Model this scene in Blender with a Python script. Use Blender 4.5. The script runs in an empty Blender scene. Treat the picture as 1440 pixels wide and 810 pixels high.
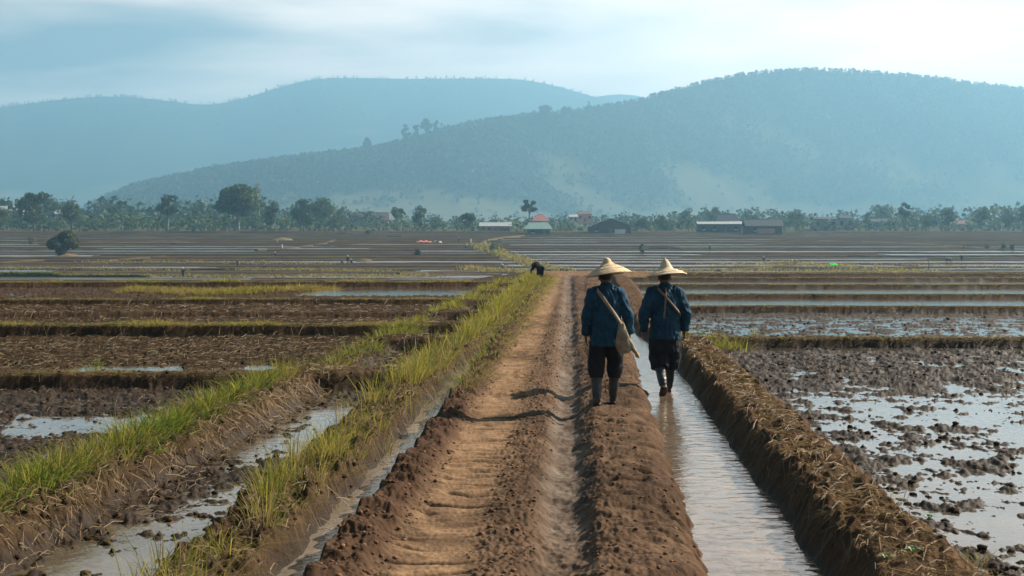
import bpy, bmesh, math, random
import numpy as np
from mathutils import Vector, Matrix

# ------------------------------------------------------------------ camera, sky, sun, exposure
sc = bpy.context.scene
COL = sc.collection
R = math.radians
F = 1800.0                       # focal length in pixels of the 1440 px wide photograph
CAM_Z = 2.15
TH = math.atan(87 / F)           # tilt down
cam_d = bpy.data.cameras.new('camera')
cam = bpy.data.objects.new('camera', cam_d)
COL.objects.link(cam)
cam.location = (0, 0, CAM_Z)
cam.rotation_euler = (math.pi / 2 - TH, 0, 0)
cam_d.sensor_width = 36
cam_d.lens = 36 * F / 1440
cam_d.clip_start = 0.1
cam_d.clip_end = 30000
cam_d.dof.use_dof = True
cam_d.dof.focus_distance = 15.6
cam_d.dof.aperture_fstop = 5.6
sc.camera = cam

SUN_AZ, SUN_EL = R(64), R(36)    # azimuth measured from +Y towards +X
wd = bpy.data.worlds.new('World')
sc.world = wd
wd.use_nodes = True
nt = wd.node_tree
nt.nodes.clear()
def N(t, kind, **kw):
    n = t.nodes.new(kind)
    for k, v in kw.items():
        setattr(n, k, v)
    return n
out = N(nt, 'ShaderNodeOutputWorld')
bg = N(nt, 'ShaderNodeBackground')
bg.inputs['Strength'].default_value = 0.13
sky = N(nt, 'ShaderNodeTexSky', sky_type='NISHITA', sun_disc=False)
sky.sun_elevation, sky.sun_rotation = SUN_EL, SUN_AZ
sky.dust_density = 2.0
tc = N(nt, 'ShaderNodeTexCoord')
mp = N(nt, 'ShaderNodeMapping')
mp.inputs['Scale'].default_value = (1.6, 1.0, 9.0)
mp.inputs['Location'].default_value = (0.35, 0.0, 0.3)
nz = N(nt, 'ShaderNodeTexNoise')
nz.inputs['Scale'].default_value = 1.5
nz.inputs['Detail'].default_value = 5
nz.inputs['Roughness'].default_value = 0.5
nz.inputs['Distortion'].default_value = 0.3
sep = N(nt, 'ShaderNodeSeparateXYZ')
mx = N(nt, 'ShaderNodeMath', operation='MULTIPLY_ADD')     # brighter towards the sun side
mx.inputs[1].default_value = 0.42
mx.inputs[2].default_value = 0.0
ad = N(nt, 'ShaderNodeMath', operation='ADD')
rp = N(nt, 'ShaderNodeValToRGB')
rp.color_ramp.elements[0].position = 0.30
rp.color_ramp.elements[0].color = (0.08, 0.085, 0.09, 1)
rp.color_ramp.elements[1].position = 0.66
rp.color_ramp.elements[1].color = (1.0, 0.71, 0.55, 1)
e = rp.color_ramp.elements.new(0.45)
e.color = (0.50, 0.39, 0.33, 1)
sclr = N(nt, 'ShaderNodeVectorMath', operation='SCALE')
SKY_LOW, SKY_HIGH = 16.5, 0.7
mixw = N(nt, 'ShaderNodeMix', data_type='RGBA')
mixw.inputs['Factor'].default_value = 0.94
L = nt.links.new
L(tc.outputs['Generated'], mp.inputs['Vector'])
L(mp.outputs['Vector'], nz.inputs['Vector'])
L(tc.outputs['Generated'], sep.inputs[0])
L(sep.outputs['X'], mx.inputs[0])
L(nz.outputs['Fac'], ad.inputs[0])
L(mx.outputs[0], ad.inputs[1])
L(ad.outputs[0], rp.inputs['Fac'])
mre = N(nt, 'ShaderNodeMapRange')                          # bright hazy cloud low in the sky, unseen overhead part dimmed to cut fill
mre.inputs['From Min'].default_value = 0.04
mre.inputs['From Max'].default_value = 0.55
mre.inputs['To Min'].default_value = SKY_LOW
mre.inputs['To Max'].default_value = SKY_HIGH
L(sep.outputs['Z'], mre.inputs['Value'])
mry = N(nt, 'ShaderNodeMapRange')                          # unseen sky behind the camera, dimmed to keep camera-facing banks dark
mry.inputs['From Min'].default_value = -0.7
mry.inputs['From Max'].default_value = 0.6
mry.inputs['To Min'].default_value = 0.06
mry.inputs['To Max'].default_value = 1.0
L(sep.outputs['Y'], mry.inputs['Value'])
mmu = N(nt, 'ShaderNodeMath', operation='MULTIPLY')
L(mre.outputs[0], mmu.inputs[0]); L(mry.outputs[0], mmu.inputs[1])
L(mmu.outputs[0], sclr.inputs['Scale'])
L(rp.outputs['Color'], sclr.inputs[0])
L(sky.outputs['Color'], mixw.inputs['A'])
L(sclr.outputs['Vector'], mixw.inputs['B'])
L(mixw.outputs['Result'], bg.inputs['Color'])
L(bg.outputs['Background'], out.inputs['Surface'])

sl = bpy.data.lights.new('sun', 'SUN')
sl.energy = 5.0
sl.angle = R(0.6)
sl.color = (1.0, 0.88, 0.72)
so = bpy.data.objects.new('sun', sl)
COL.objects.link(so)
sd = Vector((math.sin(SUN_AZ) * math.cos(SUN_EL), math.cos(SUN_AZ) * math.cos(SUN_EL), math.sin(SUN_EL)))
so.rotation_euler = sd.to_track_quat('Z', 'Y').to_euler()
so.location = (30, 20, 40)

HAZE_DENSITY = 0.00036
HAZE_COLOR = (0.29, 0.57, 0.80, 1)
sc.view_settings.view_transform = 'Standard'
sc.view_settings.look = 'None'
sc.view_settings.exposure = 1.34
sc.view_settings.gamma = 1
sc.render.engine = 'CYCLES'
cy = sc.cycles
cy.use_denoising = True
cy.max_bounces = 5
cy.diffuse_bounces = 2
cy.glossy_bounces = 3
cy.transmission_bounces = 3
cy.transparent_max_bounces = 6
cy.volume_bounces = 2
cy.sample_clamp_indirect = 4

# ------------------------------------------------------------------ helpers
rng = np.random.default_rng(7)
random.seed(7)

def S(a, b, x):
    t = np.clip((x - a) / (b - a), 0, 1)
    return t * t * (3 - 2 * t)

def bump(x, c, hw, soft):                                   # 1 on |x-c|<hw, falling to 0 over soft
    return 1 - S(hw, hw + soft, np.abs(x - c))

def _h(ix, iy, s):
    with np.errstate(over='ignore'):
        h = (ix.astype(np.uint32) * np.uint32(374761393) + iy.astype(np.uint32) * np.uint32(668265263)
             + np.uint32(s * 974711 + 12345))
        h = (h ^ (h >> np.uint32(13))) * np.uint32(1274126177)
        h = h ^ (h >> np.uint32(16))
    return h

def noise(x, y, s=0):                                       # gradient noise, about -1..1
    x = np.asarray(x, float); y = np.asarray(y, float)
    fx, fy = np.floor(x), np.floor(y)
    ix, iy = fx.astype(np.int64), fy.astype(np.int64)
    u, v = x - fx, y - fy
    def g(dx, dy):
        a = _h(ix + dx, iy + dy, s).astype(np.float32) * np.float32(2 * np.pi / 4294967296.0)
        return np.cos(a) * (u - dx) + np.sin(a) * (v - dy)
    wu, wv = u * u * u * (u * (u * 6 - 15) + 10), v * v * v * (v * (v * 6 - 15) + 10)
    a = g(0, 0); b = g(1, 0); c = g(0, 1); d = g(1, 1)
    return 1.5 * ((a + (b - a) * wu) * (1 - wv) + (c + (d - c) * wu) * wv)

def fbm(x, y, s=0, o=4, r=0.5):
    t = 0; a = 1.0; n = 0
    for k in range(o):
        t = t + a * noise(x * 2 ** k, y * 2 ** k, s + k * 17); n += a; a *= r
    return t / n

def project_point(px, py, Y):                               # the world point a photo pixel shows at distance Y
    a = (px - 720) / F; b = (405 - py) / F
    dy = math.cos(TH) + b * math.sin(TH)
    dz = -math.sin(TH) + b * math.cos(TH)
    k = Y / dy
    return Vector((a * k, Y, CAM_Z + dz * k))

def np_mesh(name, V, faces, mats, parent=None, smooth=True, attrs=None, midx=None):
    """faces: list of int arrays (n,3) or (n,4)"""
    me = bpy.data.meshes.new(name)
    V = np.asarray(V, np.float32)
    me.vertices.add(len(V)); me.vertices.foreach_set('co', V.ravel())
    if not isinstance(faces, list):
        faces = [faces]
    li = np.concatenate([f.ravel() for f in faces]).astype(np.int32)
    tot = np.concatenate([np.full(len(f), f.shape[1], np.int32) for f in faces])
    st = np.concatenate([[0], np.cumsum(tot)[:-1]]).astype(np.int32)
    me.loops.add(len(li)); me.loops.foreach_set('vertex_index', li)
    me.polygons.add(len(tot)); me.polygons.foreach_set('loop_start', st)
    if smooth:
        me.polygons.foreach_set('use_smooth', np.ones(len(tot), bool))
    if midx is not None:
        me.polygons.foreach_set('material_index', np.asarray(midx, np.int32))
    for an, arr in (attrs or {}).items():
        arr = np.asarray(arr, np.float32)
        if arr.ndim == 1:
            at = me.attributes.new(an, 'FLOAT', 'POINT'); at.data.foreach_set('value', arr)
        else:
            at = me.attributes.new(an, 'FLOAT_COLOR', 'POINT')
            at.data.foreach_set('color', np.concatenate([arr, np.ones((len(arr), 1), np.float32)], 1).ravel())
    me.update(calc_edges=True)
    me.validate()
    for m in (mats if isinstance(mats, (list, tuple)) else [mats]):
        me.materials.append(m)
    o = bpy.data.objects.new(name, me); COL.objects.link(o); o.parent = parent
    return o

def bm_obj(name, bm, mat, parent=None, smooth=True):
    me = bpy.data.meshes.new(name)
    bmesh.ops.recalc_face_normals(bm, faces=bm.faces)
    bm.to_mesh(me); bm.free()
    if smooth:
        me.polygons.foreach_set('use_smooth', np.ones(len(me.polygons), bool))
    me.materials.append(mat)
    o = bpy.data.objects.new(name, me); COL.objects.link(o); o.parent = parent
    return o

def tag(o, label=None, cat=None, group=None, kind=None):
    if label: o['label'] = label
    if cat: o['category'] = cat
    if group: o['group'] = group
    if kind: o['kind'] = kind
    return o

def thing(name, label, cat, loc=(0, 0, 0), rz=0, group=None):
    o = bpy.data.objects.new(name, None); COL.objects.link(o)
    o.location = loc; o.rotation_euler = (0, 0, rz)
    return tag(o, label, cat, group)

def dup(root, loc, rz=0, label=None, group=None, scale=1.0):
    r = root.copy(); COL.objects.link(r)
    r.location = loc; r.rotation_euler = (0, 0, rz); r.scale = (scale,) * 3
    if label: r['label'] = label
    if group: r['group'] = group
    for ch in list(root.children):
        c = ch.copy(); COL.objects.link(c); c.parent = r
        for g in ch.children:
            d = g.copy(); COL.objects.link(d); d.parent = c
    return r

# bmesh shapes
def tube(bm, path, radii, n=12, flat=1.0, cap=True):
    path = [Vector(p) for p in path]
    rings = []; ref = None
    for i, p in enumerate(path):
        t = (path[min(i + 1, len(path) - 1)] - path[max(i - 1, 0)]).normalized()
        if ref is None:
            ref = Vector((1, 0, 0)) if abs(t.x) < 0.8 else Vector((0, 1, 0))
        a = (ref - t * ref.dot(t)).normalized(); b = t.cross(a); ref = a
        r = radii[i] if isinstance(radii, (list, tuple)) else radii
        rx, ry = (r if isinstance(r, (tuple, list)) else (r, r * flat))
        rings.append([bm.verts.new(p + a * math.cos(2 * math.pi * k / n) * rx + b * math.sin(2 * math.pi * k / n) * ry) for k in range(n)])
    for A, B in zip(rings, rings[1:]):
        for k in range(n):
            bm.faces.new((A[k], A[(k + 1) % n], B[(k + 1) % n], B[k]))
    if cap:
        bm.faces.new(rings[0][::-1]); bm.faces.new(rings[-1])
    return rings

def loft(bm, rings, n=20, cap=True):                       # rings: (x, y, z, rx, ry): level ellipses
    rs = []
    for (x, y, z, rx, ry) in rings:
        rs.append([bm.verts.new((x + rx * math.cos(2 * math.pi * k / n), y + ry * math.sin(2 * math.pi * k / n), z)) for k in range(n)])
    for A, B in zip(rs, rs[1:]):
        for k in range(n):
            bm.faces.new((A[k], A[(k + 1) % n], B[(k + 1) % n], B[k]))
    if cap:
        bm.faces.new(rs[0][::-1]); bm.faces.new(rs[-1])

def ball(bm, c, r, sub=2):
    m = Matrix.Translation(c) @ Matrix.Diagonal((*((r, r, r) if isinstance(r, (int, float)) else r), 1))
    bmesh.ops.create_icosphere(bm, subdivisions=sub, radius=1, matrix=m)

def box(bm, a, b):
    m = Matrix.Translation([(p + q) / 2 for p, q in zip(a, b)]) @ Matrix.Diagonal((*[abs(q - p) for p, q in zip(a, b)], 1))
    bmesh.ops.create_cube(bm, size=1, matrix=m)

def lathe(bm, prof, n=40, c=(0, 0, 0)):
    rs = []
    for r, z in prof:
        if r < 1e-5:
            rs.append([bm.verts.new((c[0], c[1], c[2] + z))])
        else:
            rs.append([bm.verts.new((c[0] + r * math.cos(2 * math.pi * k / n), c[1] + r * math.sin(2 * math.pi * k / n), c[2] + z)) for k in range(n)])
    for A, B in zip(rs, rs[1:]):
        for k in range(n):
            k2 = (k + 1) % n
            if len(A) == 1: bm.faces.new((A[0], B[k], B[k2]))
            elif len(B) == 1: bm.faces.new((A[k], A[k2], B[0]))
            else: bm.faces.new((A[k], A[k2], B[k2], B[k]))

def remeshed(name, bm, mat, parent, voxel, smooth_it=4, disp=None):
    """union the shapes of bm into one continuous skin"""
    me = bpy.data.meshes.new(name); bmesh.ops.recalc_face_normals(bm, faces=bm.faces); bm.to_mesh(me); bm.free()
    tmp = bpy.data.objects.new('tmp', me); COL.objects.link(tmp)
    m = tmp.modifiers.new('r', 'REMESH'); m.mode = 'VOXEL'; m.voxel_size = voxel
    m = tmp.modifiers.new('s', 'SMOOTH'); m.factor = 0.5; m.iterations = smooth_it
    dg = bpy.context.evaluated_depsgraph_get()
    me2 = bpy.data.meshes.new_from_object(tmp.evaluated_get(dg))
    bpy.data.objects.remove(tmp); bpy.data.meshes.remove(me)
    me2.name = name
    if disp:
        n = len(me2.vertices); co = np.empty(n * 3, np.float32); no = np.empty(n * 3, np.float32)
        me2.vertices.foreach_get('co', co); me2.vertices.foreach_get('normal', no)
        co = co.reshape(-1, 3); no = no.reshape(-1, 3)
        co = co + no * disp(co)[:, None]
        me2.vertices.foreach_set('co', co.astype(np.float32).ravel()); me2.update()
    me2.polygons.foreach_set('use_smooth', np.ones(len(me2.polygons), bool))
    me2.materials.clear(); me2.materials.append(mat)
    o = bpy.data.objects.new(name, me2); COL.objects.link(o); o.parent = parent
    return o

# ------------------------------------------------------------------ materials
def new_mat(name):
    m = bpy.data.materials.new(name); m.use_nodes = True
    t = m.node_tree; t.nodes.clear()
    o = N(t, 'ShaderNodeOutputMaterial'); b = N(t, 'ShaderNodeBsdfPrincipled')
    t.links.new(b.outputs[0], o.inputs['Surface'])
    return m, t, b, o

def mat(name, col, rough=0.8, var=0.25, scale=20, bumpd=0.0, bscale=60, spec=0.3, attr=None, stretch=None):
    m, t, b, o = new_mat(name)
    tcn = N(t, 'ShaderNodeTexCoord'); vec = tcn.outputs['Object']
    if stretch:
        mpn = N(t, 'ShaderNodeMapping'); mpn.inputs['Scale'].default_value = stretch
        t.links.new(vec, mpn.inputs[0]); vec = mpn.outputs[0]
    nzn = N(t, 'ShaderNodeTexNoise'); nzn.inputs['Scale'].default_value = scale; nzn.inputs['Detail'].default_value = 5
    t.links.new(vec, nzn.inputs['Vector'])
    mr = N(t, 'ShaderNodeMapRange'); mr.inputs['From Min'].default_value = 0.3; mr.inputs['From Max'].default_value = 0.7
    mr.inputs['To Min'].default_value = 1 - var; mr.inputs['To Max'].default_value = 1 + var
    t.links.new(nzn.outputs['Fac'], mr.inputs['Value'])
    vs = N(t, 'ShaderNodeVectorMath', operation='SCALE')
    if attr:
        an = N(t, 'ShaderNodeAttribute', attribute_name=attr); t.links.new(an.outputs['Color'], vs.inputs[0])
    else:
        vs.inputs[0].default_value = col[:3]
    t.links.new(mr.outputs[0], vs.inputs['Scale'])
    t.links.new(vs.outputs['Vector'], b.inputs['Base Color'])
    b.inputs['Roughness'].default_value = rough
    b.inputs['Specular IOR Level'].default_value = spec
    if bumpd:
        nb = N(t, 'ShaderNodeTexNoise'); nb.inputs['Scale'].default_value = bscale; nb.inputs['Detail'].default_value = 4
        t.links.new(vec, nb.inputs['Vector'])
        bn = N(t, 'ShaderNodeBump'); bn.inputs['Distance'].default_value = bumpd; bn.inputs['Strength'].default_value = 1
        t.links.new(nb.outputs['Fac'], bn.inputs['Height']); t.links.new(bn.outputs[0], b.inputs['Normal'])
    return m

def soil_mat(name, bumpd=0.012, bscale=45, wet_r=0.28, sp=(0.04, 0.22)):
    m, t, b, o = new_mat(name)
    tcn = N(t, 'ShaderNodeTexCoord')
    n1 = N(t, 'ShaderNodeTexNoise'); n1.inputs['Scale'].default_value = 11; n1.inputs['Detail'].default_value = 8; n1.inputs['Roughness'].default_value = 0.7
    t.links.new(tcn.outputs['Object'], n1.inputs['Vector'])
    mr = N(t, 'ShaderNodeMapRange'); mr.inputs['From Min'].default_value = 0.3; mr.inputs['From Max'].default_value = 0.7
    mr.inputs['To Min'].default_value = 0.6; mr.inputs['To Max'].default_value = 1.4
    t.links.new(n1.outputs['Fac'], mr.inputs['Value'])
    an = N(t, 'ShaderNodeAttribute', attribute_name='Col')
    vs = N(t, 'ShaderNodeVectorMath', operation='SCALE')
    t.links.new(an.outputs['Color'], vs.inputs[0]); t.links.new(mr.outputs[0], vs.inputs['Scale'])
    t.links.new(vs.outputs['Vector'], b.inputs['Base Color'])
    wn = N(t, 'ShaderNodeAttribute', attribute_name='wet')
    mr2 = N(t, 'ShaderNodeMapRange'); mr2.inputs['To Min'].default_value = 0.95; mr2.inputs['To Max'].default_value = wet_r
    t.links.new(wn.outputs['Fac'], mr2.inputs['Value']); t.links.new(mr2.outputs[0], b.inputs['Roughness'])
    mr3 = N(t, 'ShaderNodeMapRange'); mr3.inputs['To Min'].default_value = sp[0]; mr3.inputs['To Max'].default_value = sp[1]
    t.links.new(wn.outputs['Fac'], mr3.inputs['Value']); t.links.new(mr3.outputs[0], b.inputs['Specular IOR Level'])
    nb = N(t, 'ShaderNodeTexNoise'); nb.inputs['Scale'].default_value = bscale; nb.inputs['Detail'].default_value = 6; nb.inputs['Roughness'].default_value = 0.65
    t.links.new(tcn.outputs['Object'], nb.inputs['Vector'])
    bn = N(t, 'ShaderNodeBump'); bn.inputs['Distance'].default_value = bumpd; bn.inputs['Strength'].default_value = 0.9
    t.links.new(nb.outputs['Fac'], bn.inputs['Height']); t.links.new(bn.outputs[0], b.inputs['Normal'])
    return m

def water_mat(name, col, rough, ripple, rscale, stretch=(1, 1, 1), ior=1.36):
    m, t, b, o = new_mat(name)
    tcn = N(t, 'ShaderNodeTexCoord'); mpn = N(t, 'ShaderNodeMapping'); mpn.inputs['Scale'].default_value = stretch
    t.links.new(tcn.outputs['Object'], mpn.inputs[0])
    nb = N(t, 'ShaderNodeTexNoise'); nb.inputs['Scale'].default_value = rscale; nb.inputs['Detail'].default_value = 3; nb.inputs['Distortion'].default_value = 0.6
    t.links.new(mpn.outputs[0], nb.inputs['Vector'])
    bn = N(t, 'ShaderNodeBump'); bn.inputs['Distance'].default_value = ripple; bn.inputs['Strength'].default_value = 1
    t.links.new(nb.outputs['Fac'], bn.inputs['Height']); t.links.new(bn.outputs[0], b.inputs['Normal'])
    n2 = N(t, 'ShaderNodeTexNoise'); n2.inputs['Scale'].default_value = 1.3; n2.inputs['Detail'].default_value = 4
    t.links.new(tcn.outputs['Object'], n2.inputs['Vector'])
    mr = N(t, 'ShaderNodeMapRange'); mr.inputs['From Min'].default_value = 0.3; mr.inputs['From Max'].default_value = 0.7
    mr.inputs['To Min'].default_value = 0.7; mr.inputs['To Max'].default_value = 1.3
    t.links.new(n2.outputs['Fac'], mr.inputs['Value'])
    vs = N(t, 'ShaderNodeVectorMath', operation='SCALE'); vs.inputs[0].default_value = col[:3]
    t.links.new(mr.outputs[0], vs.inputs['Scale']); t.links.new(vs.outputs['Vector'], b.inputs['Base Color'])
    b.inputs['Roughness'].default_value = rough; b.inputs['IOR'].default_value = ior
    b.inputs['Specular IOR Level'].default_value = 0.5
    return m

def leaf_mat(name, trans=0.45, rough=0.6):
    m = bpy.data.materials.new(name); m.use_nodes = True; t = m.node_tree; t.nodes.clear()
    o = N(t, 'ShaderNodeOutputMaterial'); an = N(t, 'ShaderNodeAttribute', attribute_name='Col')
    d = N(t, 'ShaderNodeBsdfPrincipled'); d.inputs['Roughness'].default_value = rough; d.inputs['Specular IOR Level'].default_value = 0.25
    tr = N(t, 'ShaderNodeBsdfTranslucent'); mxs = N(t, 'ShaderNodeMixShader'); mxs.inputs[0].default_value = trans
    hs = N(t, 'ShaderNodeHueSaturation'); hs.inputs['Value'].default_value = 1.5; hs.inputs['Saturation'].default_value = 1.05
    t.links.new(an.outputs['Color'], d.inputs['Base Color']); t.links.new(an.outputs['Color'], hs.inputs['Color'])
    t.links.new(hs.outputs[0], tr.inputs['Color'])
    t.links.new(d.outputs[0], mxs.inputs[1]); t.links.new(tr.outputs[0], mxs.inputs[2]); t.links.new(mxs.outputs[0], o.inputs['Surface'])
    return m

M = {}
M['road'] = soil_mat('road_soil', 0.010, 40, 0.35)
M['bank'] = soil_mat('bank_soil', 0.016, 34, 0.4)
M['mud'] = soil_mat('field_mud', 0.014, 30, 0.55, (0.03, 0.20))
M['far_mud'] = soil_mat('valley_mud', 0.05, 3, 0.6, (0.0, 0.06))
M['hill'] = soil_mat('hill_cover', 0.5, 0.1, 0.9, (0.0, 0.0))
M['paddy_water'] = water_mat('paddy_water', (0.085, 0.07, 0.05), 0.06, 0.004, 9, (1, 1, 1), 1.5)
M['ditch_water'] = water_mat('ditch_water', (0.13, 0.095, 0.065), 0.08, 0.009, 7, (0.8, 1.5, 1), 1.5)
M['silt_water'] = water_mat('silt_water', (0.16, 0.13, 0.10), 0.12, 0.005, 14, (1, 1, 1), 1.45)
M['far_water'] = water_mat('valley_water', (0.07, 0.06, 0.048), 0.27, 0.03, 1.5, (1, 1, 1), 1.4)
M['grass'] = leaf_mat('grass_blades', 0.5)
M['straw'] = leaf_mat('straw_stalks', 0.25)
M['leaf'] = leaf_mat('tree_leaves', 0.3)
M['bark'] = mat('bark', (0.11, 0.085, 0.06), 0.9, 0.4, 3)
M['pale_bark'] = mat('pale_bark', (0.22, 0.19, 0.15), 0.9, 0.3, 3)
M['blue_cloth'] = mat('indigo_cloth', (0.012, 0.054, 0.098), 0.85, 0.35, 9, 0.004, 26, 0.2)
M['navy_cloth'] = mat('deep_indigo_cloth', (0.011, 0.047, 0.086), 0.85, 0.35, 9, 0.004, 26, 0.2)
M['dark_cloth'] = mat('dark_trouser_cloth', (0.014, 0.014, 0.018), 0.9, 0.4, 8, 0.004, 22, 0.2)
M['rubber'] = mat('boot_rubber', (0.034, 0.032, 0.031), 0.45, 0.5, 12, 0.002, 40, 0.45)
M['muddy_rubber'] = mat('muddy_boot', (0.075, 0.04, 0.026), 0.7, 0.4, 14, 0.004, 40, 0.3)
M['canvas'] = mat('bag_canvas', (0.30, 0.25, 0.18), 0.9, 0.25, 14, 0.002, 70, 0.2)
M['strap'] = mat('strap_webbing', (0.21, 0.16, 0.125), 0.9, 0.2, 30, 0.002, 120, 0.2)
M['straw_hat'] = mat('woven_hat', (0.60, 0.45, 0.29), 0.8, 0.3, 30, 0.003, 60, 0.25, stretch=(1, 1, 4))
M['pale_hat'] = mat('pale_woven_hat', (0.64, 0.52, 0.37), 0.8, 0.3, 30, 0.003, 60, 0.25, stretch=(1, 1, 4))
M['skin'] = mat('brown_skin', (0.15, 0.075, 0.045), 0.55, 0.15, 12, 0.0, 60, 0.35)
M['hair'] = mat('dark_hair', (0.01, 0.009, 0.008), 0.6, 0.3, 40)
M['eye'] = mat('eye_white', (0.7, 0.68, 0.65), 0.3, 0.0)
for k, c, r_ in (('roof_red', (0.34, 0.14, 0.12), .8), ('roof_teal', (0.17, 0.27, 0.25), .7), ('roof_dark', (0.055, 0.06, 0.07), .7),
                 ('roof_white', (0.36, 0.38, 0.39), .7), ('roof_rust', (0.17, 0.095, 0.085), .85), ('wall_cream', (0.55, 0.45, 0.34), .9),
                 ('wall_pink', (0.50, 0.27, 0.22), .9), ('wall_dark', (0.09, 0.075, 0.065), .9), ('wall_grey', (0.32, 0.33, 0.33), .9),
                 ('wall_orange', (0.58, 0.25, 0.11), .9), ('wood', (0.16, 0.11, 0.07), .9), ('opening', (0.02, 0.02, 0.025), .4),
                 ('white_paint', (0.78, 0.78, 0.76), .7), ('red_tarp', (0.62, 0.13, 0.08), .6), ('green_tarp', (0.06, 0.62, 0.06), .6),
                 ('ochre', (0.42, 0.30, 0.12), .9), ('grey_cloth', (0.16, 0.16, 0.17), .9), ('cow_hide', (0.10, 0.075, 0.06), .8),
                 ('white_cloth', (0.6, 0.6, 0.58), .9)):
    M[k] = mat(k, c, r_, 0.2, 1.5 if 'roof' in k or 'wall' in k else 8)

# ------------------------------------------------------------------ near ground: road, ditches, banks, fields
def lines(Y):
    eL = -1.70 + 0.056 * Y
    wl = 0.22 * (1 - S(19, 24, Y)) + 0.03
    dL = eL - wl
    b1 = dL - 0.36
    b2 = -4.47 + 0.086 * Y
    rL = 0.80 + 0.060 * Y
    rR = np.maximum(1.534 + 0.049 * Y - 0.42 * S(20, 29, Y), rL + 0.05)
    br = rR + 0.46
    return eL, dL, b1, b2, rL, rR, br

LCROSS = [18.2, 26.6, 32.2, 37.6, 48.2]               # cross bunds on the left
SCROSS = [17.9, 23.4, 27.0, 30.5, 35.0, 40.0, 45.5]         # short ones in the strip beside the road
RCROSS = [23.9, 33.6, 40.2, 47.0, 53.2, 58.2]               # cross bunds on the right
PADDY_Z = -0.115
DITCH_Z = -0.085
SILT_Z = -0.125
PUD_Z = -0.150
RUT_Z = -0.074

def crest_y(X, Y):
    t = X / np.maximum(Y, 1)
    return 50 + 11 * S(-0.06, 0.01, t) - 2.5 * S(0.10, 0.16, t)

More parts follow.
